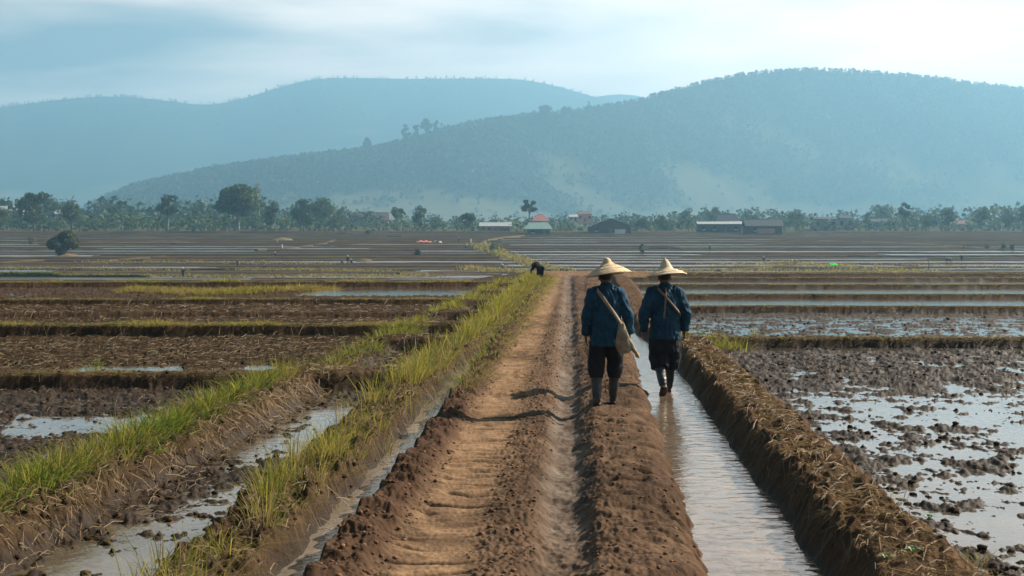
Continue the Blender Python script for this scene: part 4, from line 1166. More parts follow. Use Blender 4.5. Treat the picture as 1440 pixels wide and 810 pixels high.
def strap(path, w, parent, m, th=.006, name='strap'):
    """a flat band lying on the garment"""
    bm = bmesh.new(); pts = [Vector(p) for p in path]; rings = []
    for i, p in enumerate(pts):
        t = (pts[min(i + 1, len(pts) - 1)] - pts[max(i - 1, 0)]).normalized()
        nrm = Vector((p.x * 0.8, p.y, 0)); nrm = (nrm - t * nrm.dot(t)).normalized()
        s = t.cross(nrm).normalized()
        rings.append([bm.verts.new(p + s * w * .5 * a + nrm * th * b) for a, b in ((-1, -1), (1, -1), (1, 1), (-1, 1))])
    for A, B in zip(rings, rings[1:]):
        for k in range(4): bm.faces.new((A[k], A[(k + 1) % 4], B[(k + 1) % 4], B[k]))
    bm.faces.new(rings[0][::-1]); bm.faces.new(rings[-1])
    return bm_obj(name, bm, m, parent)
def on_back(x, z, y0=-.148):                                 # a point on the back of a jacket
    k = np.interp(z, [.72, .95, 1.1, 1.2, 1.28, 1.34, 1.38, 1.42], [-.165, -.155, -.150, -.140, -.122, -.095, -.068, -.035])
    return Vector((x, float(k) * math.sqrt(max(0.15, 1 - (x / .22) ** 2)), z))
sp = [(-.105, .10, 1.355), (-.11, .035, 1.392)] + [on_back(-.112 + (.165 + .112) * t, 1.375 - .38 * t) + Vector((0, -.004, 0)) for t in (0.02, .12, .25, .4, .55, .7, .85)] + [(.170, -.160, .97)]
strap(sp, .042, bag, M['canvas'])
sp2 = [(-.12, .09, -.02 + 1.36)] + [(-.13 + .34 * t, .135 + .01 * sin(t * 3), 1.30 - .42 * t) for t in (.1, .4, .7)] + [(.215, .02, .93), (.22, -.12, .93)]
strap(sp2, .046, bag, M['canvas'])

# ---- right farmer, walking in the ditch
X2, Y2 = (936 - 720) / F * 17.0, 17.0
Z2 = -0.150
p2 = thing('person', 'farmer in blue jacket and tall peaked straw hat with crossed straps, wading in the ditch', 'person', (X2, Y2, Z2), R(3))
J2 = dict(head=(0.0, 0.075, 1.575), neck=(0, 0.04, 1.45), hip=0.90, sh=1.37, ty=(0, 0.0, 0.015, 0.03),
          armL=((-.16, .02, 1.37), (-.275, -.03, 1.11), (-.275, .05, .88), (-.03, .15, -1), (0, -1, -.1), (1, .1, 0)),
          armR=((.16, .02, 1.37), (.262, -.01, 1.11), (.262, .07, .88), (0.02, .2, -1), (0, -1, -.1), (-1, .1, 0)),
          legL=((-.09, 0, .88), (-.075, .035, .49), (-.05, -.20, .17), (-.055, -.12, .05)),
          legR=((.09, 0, .88), (.095, .11, .50), (.075, .17, .10), (.085, .32, .05)))
p2.scale = (1.035,) * 3
body_mesh(p2, J2, M['skin'])
bm = bmesh.new()
loft(bm, [(0.0, -.005, .775, .198, .150), (0, -.005, .86, .196, .148), (0, 0, 1.0, .184, .140), (0, .005, 1.12, .186, .140), (0, .01, 1.24, .198, .14), (0, .018, 1.325, .198, .128), (0, .025, 1.38, .165, .105), (0, .035, 1.425, .108, .083), (0, .045, 1.47, .070, .068)], 28)
for k, s in (('armL', -1), ('armR', 1)):
    a, b, c = [Vector(q) for q in J2[k][:3]]
    tube(bm, [a + Vector((-s * .06, 0, .01)), a, a.lerp(b, .5), b, b.lerp(c, .5), c], [.086, .088, .080, .074, .066, .058], 16)
jk = remeshed('jacket', bm, M['navy_cloth'], p2, 0.010, 5, wrinkles(0.013))
cb = bmesh.new(); tube(cb, [(0, .042, 1.44), (0, .05, 1.49)], [(.076, .072), (.066, .064)], 20); bm_obj('collar', cb, M['navy_cloth'], jk)
bm = bmesh.new()
loft(bm, [(0, 0, .60, .185, .14), (0, 0, .72, .188, .14), (0, 0, .85, .182, .135), (0, 0, 1.0, .168, .12)], 22)
for k in ('legL', 'legR'):
    a, b, c = [Vector(q) for q in J2[k][:3]]
    tube(bm, [a, a.lerp(b, .5), b + Vector((0, 0, .04)), b.lerp(c, .30)], [.10, .124, .130, .112], 16)
remeshed('trousers', bm, M['dark_cloth'], p2, 0.011, 4, wrinkles(0.010, 1.4))
a, b, c, toe = [Vector(q) for q in J2['legL']]
boot(p2, b.lerp(c, .15), .068, c + Vector((0, -.005, -.01)), toe + Vector((0, .0, -.01)), M['rubber'], M['muddy_rubber'])
a, b, c, toe = [Vector(q) for q in J2['legR']]
boot(p2, b.lerp(c, .15), .066, c + Vector((0, 0, -.022)), toe + Vector((0, .02, -.01)), M['rubber'], M['muddy_rubber'])
HP2 = [(0, .0), (.006, -.004), (.010, -.022), (.026, -.032), (.044, -.056), (.060, -.086), (.074, -.116), (.086, -.140), (.098, -.155), (.13, -.168), (.17, -.183), (.21, -.202), (.245, -.224), (.262, -.236)]
hat_obj(p2, (0, .060, 1.825), HP2, (R(-8), R(1), 0.7), M['pale_hat'], ((.086, .15, .21, .260), (-.146, -.174, -.200, -.234)))
def back2(x, z): 
    v_ = on_back(x, z - .04); v_.z = z; return v_ + Vector((0, -.008, 0))
st1 = [(-.10, .08, 1.40), (-.105, .02, 1.435)] + [back2(-.105 + .27 * t, 1.42 - .31 * t) for t in (0, .12, .3, .5, .7, .9, 1)]
strap(st1 + [(.195, -.03, 1.07)], .030, p2, M['strap'])
st2 = [back2(-.005 - .04 * t, 1.435 - .39 * t) for t in (0, .15, .35, .6, .85, 1)]
strap(st2, .024, p2, M['strap'])

# ---- small figures working in the fields; one pattern of each pose, then copies
def small_person(name, label, loc, pose, coat, rz=0, hatm='straw_hat', leg='dark_cloth', scale=1.0, hat=True):
    root = thing(name, label, 'person', loc, rz); root.scale = (scale,) * 3
    if pose == 'stand':
        hip, sh, hd = Vector((0, 0, .88)), Vector((0, .02, 1.38)), Vector((0, .05, 1.58))
        legs = [((-.09, 0, .88), (-.10, .05, .46), (-.10, -.02, .05)), ((.09, 0, .88), (.11, .08, .46), (.13, .12, .05))]
        arms = [((-.18, .02, 1.36), (-.26, .0, 1.08), (-.24, .12, .86)), ((.18, .02, 1.36), (.27, .02, 1.08), (.25, .14, .88))]
    elif pose == 'bend':
        hip, sh, hd = Vector((0, 0, .84)), Vector((-.06, .46, .98)), Vector((-.08, .63, .92))
        legs = [((-.09, 0, .84), (-.10, .09, .44), (-.10, -.02, .05)), ((.09, 0, .84), (.10, .10, .44), (.11, .04, .05))]
        arms = [((-.20, .42, .96), (-.34, .50, .72), (-.40, .58, .45)), ((.12, .44, .96), (.16, .52, .70), (.12, .60, .42))]
    else:                                                   # crouching
        hip, sh, hd = Vector((0, -.05, .30)), Vector((0, .12, .74)), Vector((0, .22, .92))
        legs = [((-.10, -.05, .28), (-.14, .28, .44), (-.12, .06, .04)), ((.10, -.05, .28), (.15, .28, .44), (.12, .06, .04))]
        arms = [((-.18, .12, .72), (-.24, .28, .50), (-.14, .42, .34)), ((.18, .12, .72), (.24, .28, .50), (.14, .42, .34))]
    bm = bmesh.new()
    ball(bm, hd, (.078, .09, .112), 2); tube(bm, [hd, sh], [.05, .065], 8)
    tube(bm, [hip, sh], [(.12, .09), (.13, .09)], 8)
    for a, b, c in arms:
        tube(bm, [a, b, c], [.045, .04, .03], 8); ball(bm, Vector(c) + (Vector(c) - Vector(b)).normalized() * .05, (.035, .03, .055), 1)
    for a, b, c in legs:
        tube(bm, [a, b, c, Vector(c) + Vector((0, .16, -.02))], [.07, .05, .04, .03], 8)
    remeshed('body', bm, M['skin'], root, 0.022, 1)
    bm = bmesh.new()
    mid = hip.lerp(sh, .5)
    tube(bm, [hip + (hip - sh).normalized() * .12, mid, sh, sh + (sh - hip).normalized() * .05], [(.20, .15), (.185, .14), (.19, .13), (.09, .08)], 12)
    for a, b, c in arms: tube(bm, [a, b, Vector(b).lerp(Vector(c), .9)], [.085, .072, .055], 8)
    remeshed('jacket', bm, M[coat], root, 0.022, 2)
    bm = bmesh.new()
    tube(bm, [hip + Vector((0, 0, .06)), hip - Vector((0, 0, .08))], [(.165, .12), (.17, .12)], 12)
    for a, b, c in legs: tube(bm, [a, b, Vector(b).lerp(Vector(c), .85)], [.10, .088, .07], 8)
    remeshed('trousers', bm, M[leg], root, 0.022, 2)
    if hat:
        h = bmesh.new(); lathe(h, [(0, .17), (.05, .14), (.14, .07), (.25, 0), (.24, -.012), (.10, .06), (0, .10)], 18)
        o = bm_obj('hat', h, M[hatm], root); o.location = hd + Vector((0, 0, .06))
        if pose == 'bend': o.rotation_euler = (R(-45), 0, 0)
    return root

bx, by = (760 - 720) / F * 50.5, 50.5
small_person('person', 'farmer in dark clothes bending down in the roadside grass beside the road', (bx, by, CAM_Z - (401 - 318) / F * by), 'bend', 'dark_cloth', R(12), scale=0.80)
FP = [  # px, foot row, pose, coat, label
    (257, 392, 'stand', 'dark_cloth', 'dark figure standing on a bund beyond the dry grass in the left fields'),
    (334, 376.5, 'stand', 'dark_cloth', 'slim dark figure standing between flooded strips on the left'),
    (388, 361, 'crouch', 'navy_cloth', 'small crouching figure in dark clothes in the left valley paddies'),
    (390, 346, 'stand', 'grey_cloth', 'tiny grey figure below the big spreading tree'),
    (480, 371.5, 'crouch', 'grey_cloth', 'leftmost crouching member of the trio in the left paddies'),
    (489, 371, 'stand', 'dark_cloth', 'standing figure in the middle of the trio in the left paddies'),
    (494.5, 371.5, 'crouch', 'dark_cloth', 'crouching figure close on the right of the standing one in the trio'),
    (686, 343, 'stand', 'ochre', 'figure in ochre clothes standing on the grassy bund by the path'),
    (655, 350, 'crouch', 'navy_cloth', 'crouching figure in blue at the foot of the grassy bund'),
    (645, 341.5, 'stand', 'navy_cloth', 'tiny blue figure right of the red tarpaulin'),
    (707, 379, 'bend', 'white_cloth', 'figure in a pale shirt bending beside the winding grassy path'),
    (1075, 367.5, 'crouch', 'navy_cloth', 'dark figure crouching alone at the edge of a bright right paddy'),
    (1352.5, 369, 'stand', 'dark_cloth', 'dark figure walking along a bund at the far right'),
    (1355, 351.5, 'stand', 'grey_cloth', 'tiny figure on the pale diagonal bund at the far right'),
    (998, 353, 'stand', 'grey_cloth', 'faint grey figure standing behind the right farmer, among bright paddies'),
]
for i, (px, py, pose, coat, lab) in enumerate(FP):
    P = valley(px, py)
    small_person('person', lab, P + Vector((0, 0, 0.1)), pose, coat, i * 1.3, hat=(i % 3 != 1))

# ------------------------------------------------------------------ things standing in the valley fields
def post(label, px, py, hpx, m, wpx=1.2, name='post', cat='post'):
    P = valley(px, py); s = P.y / F
    bm = bmesh.new(); w = wpx * s / 2
    tube(bm, [(0, 0, -.3), (0.02 * hpx * s, 0, hpx * s * .6), (0, 0, hpx * s)], [w, w * .9, w * .7], 7)
    o = bm_obj(name, bm, M[m]); o.location = P
    return tag(o, label, cat)
post('dark wooden post standing beside a grassy mound in the right paddies', 1306, 382, 17, 'wood', 1.6)
post('white marker post standing near the winding path', 662, 342, 6, 'white_paint', 1.4)
post('pale stake standing in the left valley field', 397, 350, 6, 'white_paint', 1.6)
def tarp(name, label, px, py, wpx, dpx, m, cat):
    P = valley(px, py); s = P.y / F; w = wpx * s / 2
    bm = bmesh.new(); n = 10
    g = [[bm.verts.new(((i / n * 2 - 1) * w, (j / 4 - .5) * 5, dpx * s * (0.35 + .65 * sin(pi * j / 4)) * (0.6 + 0.4 * sin(i * 1.9 + j)) * (1 - abs(i / n * 2 - 1) ** 4) + .05)) for i in range(n + 1)] for j in range(5)]
    for j in range(4):
        for i in range(n): bm.faces.new((g[j][i], g[j][i + 1], g[j + 1][i + 1], g[j + 1][i]))
    o = bm_obj(name, bm, M[m]); o.location = P
    return tag(o, label, cat)
tarp('tarpaulin', 'long red tarpaulin lying in the left valley paddies', 596, 341, 23, 3.6, 'red_tarp', 'tarpaulin')
tarp('tarpaulin', 'bright green tarpaulin lying on a bund in the right paddies', 1172, 374, 14, 4.5, 'green_tarp', 'tarpaulin')
tarp('sack', 'pale sack lying to the right of the red tarpaulin', 619, 341.5, 5, 2.6, 'white_paint', 'sack')
def motorbike(px, py):
    P = valley(px, py)
    r = thing('motorbike', 'small motorbike parked right of the red tarpaulin', 'motorbike', P, R(15))
    for x in (-.62, .62):
        bm = bmesh.new(); tube(bm, [(x + .27 * cos(a), 0, .3 + .27 * sin(a)) for a in [2 * pi * k / 16 for k in range(17)]], .05, 6, cap=False); bm_obj('wheel', bm, M['rubber'], r)
    bm = bmesh.new(); tube(bm, [(-.62, 0, .3), (-.2, 0, .5), (.3, 0, .55), (.5, 0, .95)], [.05, .14, .12, .04], 8); bm_obj('frame', bm, M['white_paint'], r)
    bm = bmesh.new(); tube(bm, [(-.65, 0, .78), (-.2, 0, .74), (.1, 0, .74)], [.07, .1, .08], 8); bm_obj('seat', bm, M['rubber'], r)
    bm = bmesh.new(); tube(bm, [(.45, -.3, 1.0), (.5, 0, .97), (.45, .3, 1.0)], .03, 6); bm_obj('handlebar', bm, M['rubber'], r)
motorbike(611, 342)
def cow(label, px, py, rz):
    P = valley(px, py)
    r = thing('cow', label, 'cow', P, rz)
    bm = bmesh.new()
    tube(bm, [(-.75, 0, 1.0), (-.6, 0, 1.05), (0, 0, 1.0), (.5, 0, 1.08), (.75, 0, 1.2), (1.0, 0, 1.25), (1.3, 0, 1.05)], [(.15, .2), (.27, .32), (.30, .36), (.26, .34), (.16, .2), (.13, .15), (.07, .09)], 12)
    for x in (-.58, .48):
        for s in (-.17, .17):
            k = .10 if x < 0 else -.04
            tube(bm, [(x, s, .9), (x + k, s, .52), (x - k * .6, s, .40 if x < 0 else .35), (x, s, .02)], [.13, .075, .06, .055], 8)
    tube(bm, [(-.75, 0, 1.1), (-.85, 0, .8), (-.83, 0, .45)], [.03, .025, .03], 6)
    for s in (-1, 1): tube(bm, [(1.02, s * .1, 1.33), (1.0, s * .22, 1.45), (1.06, s * .26, 1.58)], [.03, .025, .01], 6)
    remeshed('body', bm, M['cow_hide'], r, .035, 2)
cow('brown cow grazing on a bund left of the walking figure at the far right', 1334, 371, R(200))

# the big bush with its earth mound, other field shrubs and grass patches
def vtree(name, label, px, top, base, w, style, green, cat='shrub', nleaf=700, bark='bark', group=None):
    P = valley(px, base); s = P.y / F
    return tree(name, label, P, (base - top) * s, w * s, style, green, cat, group, bark, nleaf)
vtree('field_shrub', 'large dark olive bush standing alone in the left fields', 92, 321, 358, 46, 'bush', 'olive', nleaf=2200)
vtree('sapling', 'thin pale sapling left of the big field bush', 44, 330, 350, 12, 'sparse', 'light', 'sapling', 120)
vtree('field_shrub', 'light green bush beside the grassy bund near the winding path', 696, 340, 354, 16, 'bush', 'light', nleaf=400)
vtree('field_shrub', 'dark low bush in the middle of the left valley paddies', 588, 349, 358, 15, 'bush', 'mid', nleaf=300)
vtree('field_shrub', 'small light green bush standing alone beyond the right farmer', 903, 341, 356, 11, 'bush', 'light', nleaf=260)
vtree('field_shrub', 'upright light green bush, left of the pair at the far right edge', 1411, 338, 351, 9, 'bush', 'light', nleaf=200)
vtree('field_shrub', 'upright light green bush, right of the pair at the far right edge', 1424, 341, 352, 8, 'bush', 'light', nleaf=200)
vtree('field_shrub', 'round light green bush on the pale diagonal bund, leftmost of three at the far right', 1387, 343, 350, 8, 'bush', 'light', nleaf=160)
vtree('field_shrub', 'dark rounded bush at the field edge below the rust roofed house', 518, 322, 330, 12, 'bush', 'dark', nleaf=260)
def mound(name, label, px, py, wpx, hpx, colr):
    P = valley(px, py); s = P.y / F
    n, m_ = 24, 10
    a = np.linspace(-1, 1, n); b = np.linspace(-1, 1, m_)
    A, B = np.meshgrid(a, b)
    h = np.clip(1 - A ** 2 - B ** 2, 0, 1) ** 0.7
    X_ = A * wpx * s / 2; Y_ = B * 3.0; Z_ = h * hpx * s * (1 + .3 * noise(A * 4, B * 3, 9)) - .1
    ii = np.arange(n * m_).reshape(m_, n)
    o = np_mesh(name, np.stack([X_, Y_, Z_], -1).reshape(-1, 3), np.stack([ii[:-1, :-1], ii[:-1, 1:], ii[1:, 1:], ii[1:, :-1]], -1).reshape(-1, 4), M['far_mud'],
                attrs={'Col': np.repeat(np.array([colr]), n * m_, 0), 'wet': np.zeros(n * m_)})
    o.location = P
    return tag(o, label, 'mound')
mound('earth_mound', 'bare brown earth mound at the foot of the big field bush', 97, 360.5, 30, 4, (0.17, 0.11, 0.07))
mound('straw_heap', 'long pale heap of straw lying in the left valley field', 398, 338, 30, 4, (0.17, 0.14, 0.085))
mound('earth_mound', 'pale earth heap beyond the trio of workers in the left paddies', 512, 367, 24, 4, (0.12, 0.085, 0.06))
def bund_ribbon(pts, wid, hgt, c):
    V_, F_, n = [], [], 60
    tt = np.linspace(0, 1, len(pts)); t = np.linspace(0, 1, n)
    px = np.interp(t, tt, [p[0] for p in pts]); py = np.interp(t, tt, [p[1] for p in pts])
    P = np.array([valley(a, b) for a, b in zip(px, py)])
    P[1:-1] = (P[:-2] + P[1:-1] * 2 + P[2:]) / 4
    d = np.gradient(P, axis=0); d[:, 2] = 0; d /= np.linalg.norm(d, axis=1)[:, None]
    nrm = np.stack([-d[:, 1], d[:, 0], 0 * d[:, 0]], -1)
    jit = 0.25 * noise(t * 22, 0 * t, 7)[:, None]
    prof = ((-1, -.6), (-.5, 1), (.5, 1), (1, -.6))
    V_ = np.stack([P + nrm * wid * (k + jit * .3) + np.array([0, 0, hgt * h]) * (1 + jit) for k, h in prof], 1).reshape(-1, 3)
    b = np.arange(n - 1)[:, None] * 4
    F_ = np.concatenate([b + np.array([[k, k + 1, k + 5, k + 4]]) for k in range(3)])
    tag(np_mesh('valley_bank', V_, F_, M['far_mud'], attrs={'Col': np.repeat(np.array([c]), len(V_), 0), 'wet': np.zeros(len(V_))}), kind='structure')
bund_ribbon([(800, 382), (760, 374), (735, 367), (712, 359), (690, 351), (676, 345), (684, 339), (705, 335), (735, 332)], 1.1, 0.45, (0.11, 0.085, 0.05))
bund_ribbon([(1150, 339), (1240, 341), (1320, 345), (1380, 349), (1470, 353)], 1.2, 0.22, (0.13, 0.11, 0.075))
bund_ribbon([(560, 386), (620, 383), (690, 381), (750, 382)], 0.9, 0.35, (0.10, 0.075, 0.043))
bund_ribbon([(1010, 381), (1120, 373), (1200, 371), (1290, 375)], 0.9, 0.25, (0.09, 0.075, 0.043))
bund_ribbon([(360, 352), (410, 349), (455, 343), (470, 338)], 0.9, 0.3, (0.08, 0.06, 0.04))
bund_ribbon([(-30, 372), (60, 366), (150, 367), (230, 361)], 0.9, 0.3, (0.085, 0.065, 0.04))
# grassy bund that carries the winding path, and green patches in the valley
def valley_grass(label, pts, wpx, hpx, fresh, n, seed):
    rgx = np.random.default_rng(seed)
    t = rgx.random(n); tt = np.linspace(0, 1, len(pts))
    px = np.interp(t, tt, [p[0] for p in pts]) + rgx.normal(size=n) * wpx
    py = np.interp(t, tt, [p[1] for p in pts]) + rgx.normal(size=n) * 1.0
    Yv = np.array([Y_of(p) for p in py]); X_ = (px - 720) / F * Yv; Z_ = CAM_Z - hfar(Yv)
    hh = hpx * Yv / F * rgx.uniform(.3, 1.1, n)
    fr = np.clip(fresh + rgx.normal(size=n) * .25, 0, 1)[:, None]
    cols = np.where(fr > .5, G_YEL + (G_FRESH - G_YEL) * (fr - .5) * 2, G_STRAW + (G_YEL - G_STRAW) * fr * 2) * rgx.uniform(.6, 1.1, (n, 1))
    v, f, c = blades(np.stack([X_, Yv, Z_], -1), hh, Yv * 0.0009, cols, rgx.normal(size=(n, 2)) * hh[:, None] * .3, rgx)
    tag(np_mesh('grass', v, f, M['grass'], smooth=False, attrs={'Col': c}), label, 'grass', kind='stuff')
valley_grass('tall yellow grass along the winding bund in the valley', [(676, 346), (690, 352), (712, 360), (735, 368), (760, 377), (800, 381)], 7, 6, .35, 2600, 1)
valley_grass('dry grass on the bund left of the bending farmer', [(655, 378), (690, 381), (740, 383)], 7, 6, .3, 1200, 2)
valley_grass('green grass patch at the left edge below the big bush', [(-20, 394), (40, 393), (72, 396)], 8, 10, .75, 2200, 3)
valley_grass('lower green grass strip right of the left edge patch', [(95, 395), (150, 395), (200, 397)], 8, 6, .65, 1500, 4)
for k_, (pa, pb, fr_) in enumerate((((-40, 388), (330, 390), .25), ((250, 390), (620, 389), .2), ((-40, 377), (260, 380), .3), ((330, 379), (560, 382), .35), ((860, 388), (1500, 391), .2), ((930, 380), (1250, 382), .25), ((120, 369), (470, 371), .2), ((1000, 372), (1460, 376), .2))):
    valley_grass('thin line of dry grass along a low bund in the valley', [pa, ((pa[0] + pb[0]) / 2, (pa[1] + pb[1]) / 2 - 1.0), pb], 10, 3.6 if pa[1] > 385 else 2.6, fr_, 1300, 60 + k_)
valley_grass('grassy bund around the wooden post in the right paddies', [(1100, 368), (1150, 374), (1240, 379), (1310, 382)], 14, 3, .4, 1200, 5)

# ------------------------------------------------------------------ the village: houses
def house(name, label, px, base, wpx, wall_px, roof_px, Y=520, roof='roof_dark', wall='wall_cream', over=1.12, ridge='x', depth=7, cat='house', wins=2, rz=0, hip=0.0, door=True):
    P = project_point(px, base, Y); s = Y / F
    r = thing(name, label, cat, P, R(rz))
    w, h, rh = wpx * s / over, wall_px * s, roof_px * s
    bm = bmesh.new(); box(bm, (-w / 2, -depth / 2, -1.0), (w / 2, depth / 2, h))
    if ridge == 'y':                                        # gable faces the camera
        for sgn in (-1, 1):
            y = sgn * depth / 2
            tri = [bm.verts.new((-w / 2, y, h)), bm.verts.new((w / 2, y, h)), bm.verts.new((0, y, h + rh * .97))]
            bm.faces.new(tri)
    wo = bm_obj('wall', bm, M[wall], r, False)
    bm = bmesh.new(); t = 0.14; W2 = w / 2 * over; D2 = depth / 2 + 0.6
    def slab(p):
        a = [bm.verts.new(q) for q in p]; b = [bm.verts.new((q[0], q[1], q[2] + t)) for q in p]
        bm.faces.new(a[::-1]); bm.faces.new(b)
        for k in range(4): bm.faces.new((a[k], a[(k + 1) % 4], b[(k + 1) % 4], b[k]))
    e = h - 0.10
    if ridge == 'x':
        q = W2 * (1 - hip)
        slab([(-W2, -D2, e), (W2, -D2, e), (q, 0.0, h + rh), (-q, 0.0, h + rh)])
        slab([(W2, D2, e), (-W2, D2, e), (-q, 0.0, h + rh), (q, 0.0, h + rh)])
        if hip > 0:
            for sgn in (-1, 1):
                slab([(sgn * W2, D2, e), (sgn * W2, -D2, e), (sgn * q, -0.01, h + rh), (sgn * q, 0.01, h + rh)])
    else:
        slab([(-W2, -D2, e), (0, -D2, h + rh), (0, D2, h + rh), (-W2, D2, e)])
        slab([(0, -D2, h + rh), (W2, -D2, e), (W2, D2, e), (0, D2, h + rh)])
    ro = bm_obj('roof', bm, M[roof], r, False)
    cb = bmesh.new()
    if ridge == 'x': tube(cb, [(-W2 * (1 - hip), 0, h + rh + t), (W2 * (1 - hip), 0, h + rh + t)], .14, 6)
    else: tube(cb, [(0, -D2, h + rh + t), (0, D2, h + rh + t)], .14, 6)
    bm_obj('ridge_cap', cb, M[roof], ro)
    slots = wins + (1 if door else 0)
    for k in range(slots):
        x = (-0.5 + (k + 0.5) / slots) * w
        if door and k == slots // 2:
            b2_ = bmesh.new(); box(b2_, (x - .5, -depth / 2 - .06, 0), (x + .5, -depth / 2 - .003, min(2.1, h * .8))); bm_obj('door', b2_, M['wood'], r, False)
        else:
            b2_ = bmesh.new(); box(b2_, (x - .6, -depth / 2 - .05, h * .35), (x + .6, -depth / 2 - .003, h * .75)); wn = bm_obj('window', b2_, M['opening'], r, False)
            b3 = bmesh.new(); box(b3, (x - .75, -depth / 2 - .10, h * .35 - .15), (x + .75, -depth / 2 - .052, h * .35 - .005)); bm_obj('sill', b3, M['white_paint'], wn, False)
    return r
house('house', 'two storey house with a faded red pyramid roof behind the teal roofed hut', 760, 326, 26, 15, 9, 560, 'roof_red', 'wall_orange', 1.25, 'x', 8, hip=0.7)
house('hut', 'open sided hut with a wide teal tin roof below the red roofed house', 757, 330, 40, 8, 9, 505, 'roof_teal', 'wall_dark', 1.25, 'x', 9, 'hut', 1, hip=0.35)
house('long_shed', 'long low shed with white tin roof and pinkish wall left of the tall tree', 697, 327, 46, 9, 5, 560, 'roof_white', 'wall_pink', 1.08, 'x', 7, 'shed', 4)
house('barn', 'dark barn with broad gabled roof facing the fields, white panel below', 857, 327, 72, 7, 12, 520, 'roof_dark', 'wall_dark', 1.25, 'y', 12, 'barn', 2)
house('outhouse', 'small white roofed outhouse left of the faded brick building', 806, 311, 13, 6, 3, 690, 'roof_white', 'wall_cream', 1.1, 'x', 6, 'house', 1)
house('house', 'plain brick house with dull rust walls behind the dark barn', 822, 312, 20, 11, 3, 700, 'roof_rust', 'wall_pink', 1.05, 'x', 8)
house('farmhouse', 'farmhouse with a raised dark gabled roof above a long white eave', 1022, 320, 38, 5, 14, 545, 'roof_dark', 'wall_dark', 1.2, 'x', 9, hip=0.35)
house('veranda', 'long low veranda with white tin roof in front of the farmhouse', 1011, 327, 64, 12, 3, 530, 'roof_white', 'wall_dark', 1.06, 'x', 5, 'veranda', 3)
house('shed', 'dark broad shed with a pale pinkish front panel right of the farmhouse', 1072, 328, 54, 10, 9, 505, 'roof_dark', 'wall_dark', 1.1, 'x', 8, 'shed', 1)
house('house', 'flat dark boxy house beyond the right shed', 1158, 325, 34, 17, 2, 580, 'roof_dark', 'wall_grey', 1.04, 'x', 8)
house('house', 'narrow dark house with small roof turret right of the boxy house', 1187, 323, 20, 16, 4, 600, 'roof_dark', 'wall_grey', 1.08, 'x', 7, hip=0.3)
house('house', 'low pale house half hidden by trees, rightmost in the village', 1240, 321, 40, 9, 4, 640, 'roof_dark', 'wall_grey', 1.08, 'x', 7)
house('house', 'long house with a dull rust roof among trees left of the dark oval tree', 527, 318, 44, 8, 11, 800, 'roof_rust', 'wall_pink', 1.1, 'x', 9, hip=0.1)
house('house', 'small pink roofed house left of the long rust roofed house', 500, 317, 26, 8, 9, 830, 'roof_red', 'wall_cream', 1.1, 'x', 8)
house('house', 'pink walled house glimpsed behind trees right of the big spreading tree', 456, 316, 26, 9, 7, 820, 'roof_red', 'wall_pink', 1.1, 'x', 8)
house('house', 'white roofed house glimpsed behind trees at the far left edge', 18, 305, 40, 9, 6, 680, 'roof_white', 'wall_cream', 1.1, 'x', 8)
house('house', 'pale house glimpsed between the two leftmost dark trees', 88, 309, 30, 8, 6, 660, 'roof_white', 'wall_grey', 1.1, 'x', 8)
house('house', 'orange walled house hidden in trees at the far right', 1345, 322, 34, 7, 5, 640, 'roof_rust', 'wall_orange', 1.1, 'x', 8)
def panel(label, px, py, w, h, Y, m):
    P = project_point(px, py, Y); s = Y / F
    bm = bmesh.new(); box(bm, (-w * s / 2, -.06, 0), (w * s / 2, .06, h * s))
    for k in range(5): box(bm, (-w * s / 2 + k * w * s / 5 + .05, -.11, .05), (-w * s / 2 + k * w * s / 5 + .17, -.062, h * s - .05))
    o = bm_obj('sheet_panel', bm, M[m], None, False); o.location = P
    tag(o, label, 'panel')
panel('white corrugated sheet panel leaning in front of the dark barn', 872, 328.5, 15, 6, 511, 'white_paint')
panel('pale pink sheet panel fixed in front of the dark shed', 1077, 328.5, 26, 7, 498, 'wall_pink')

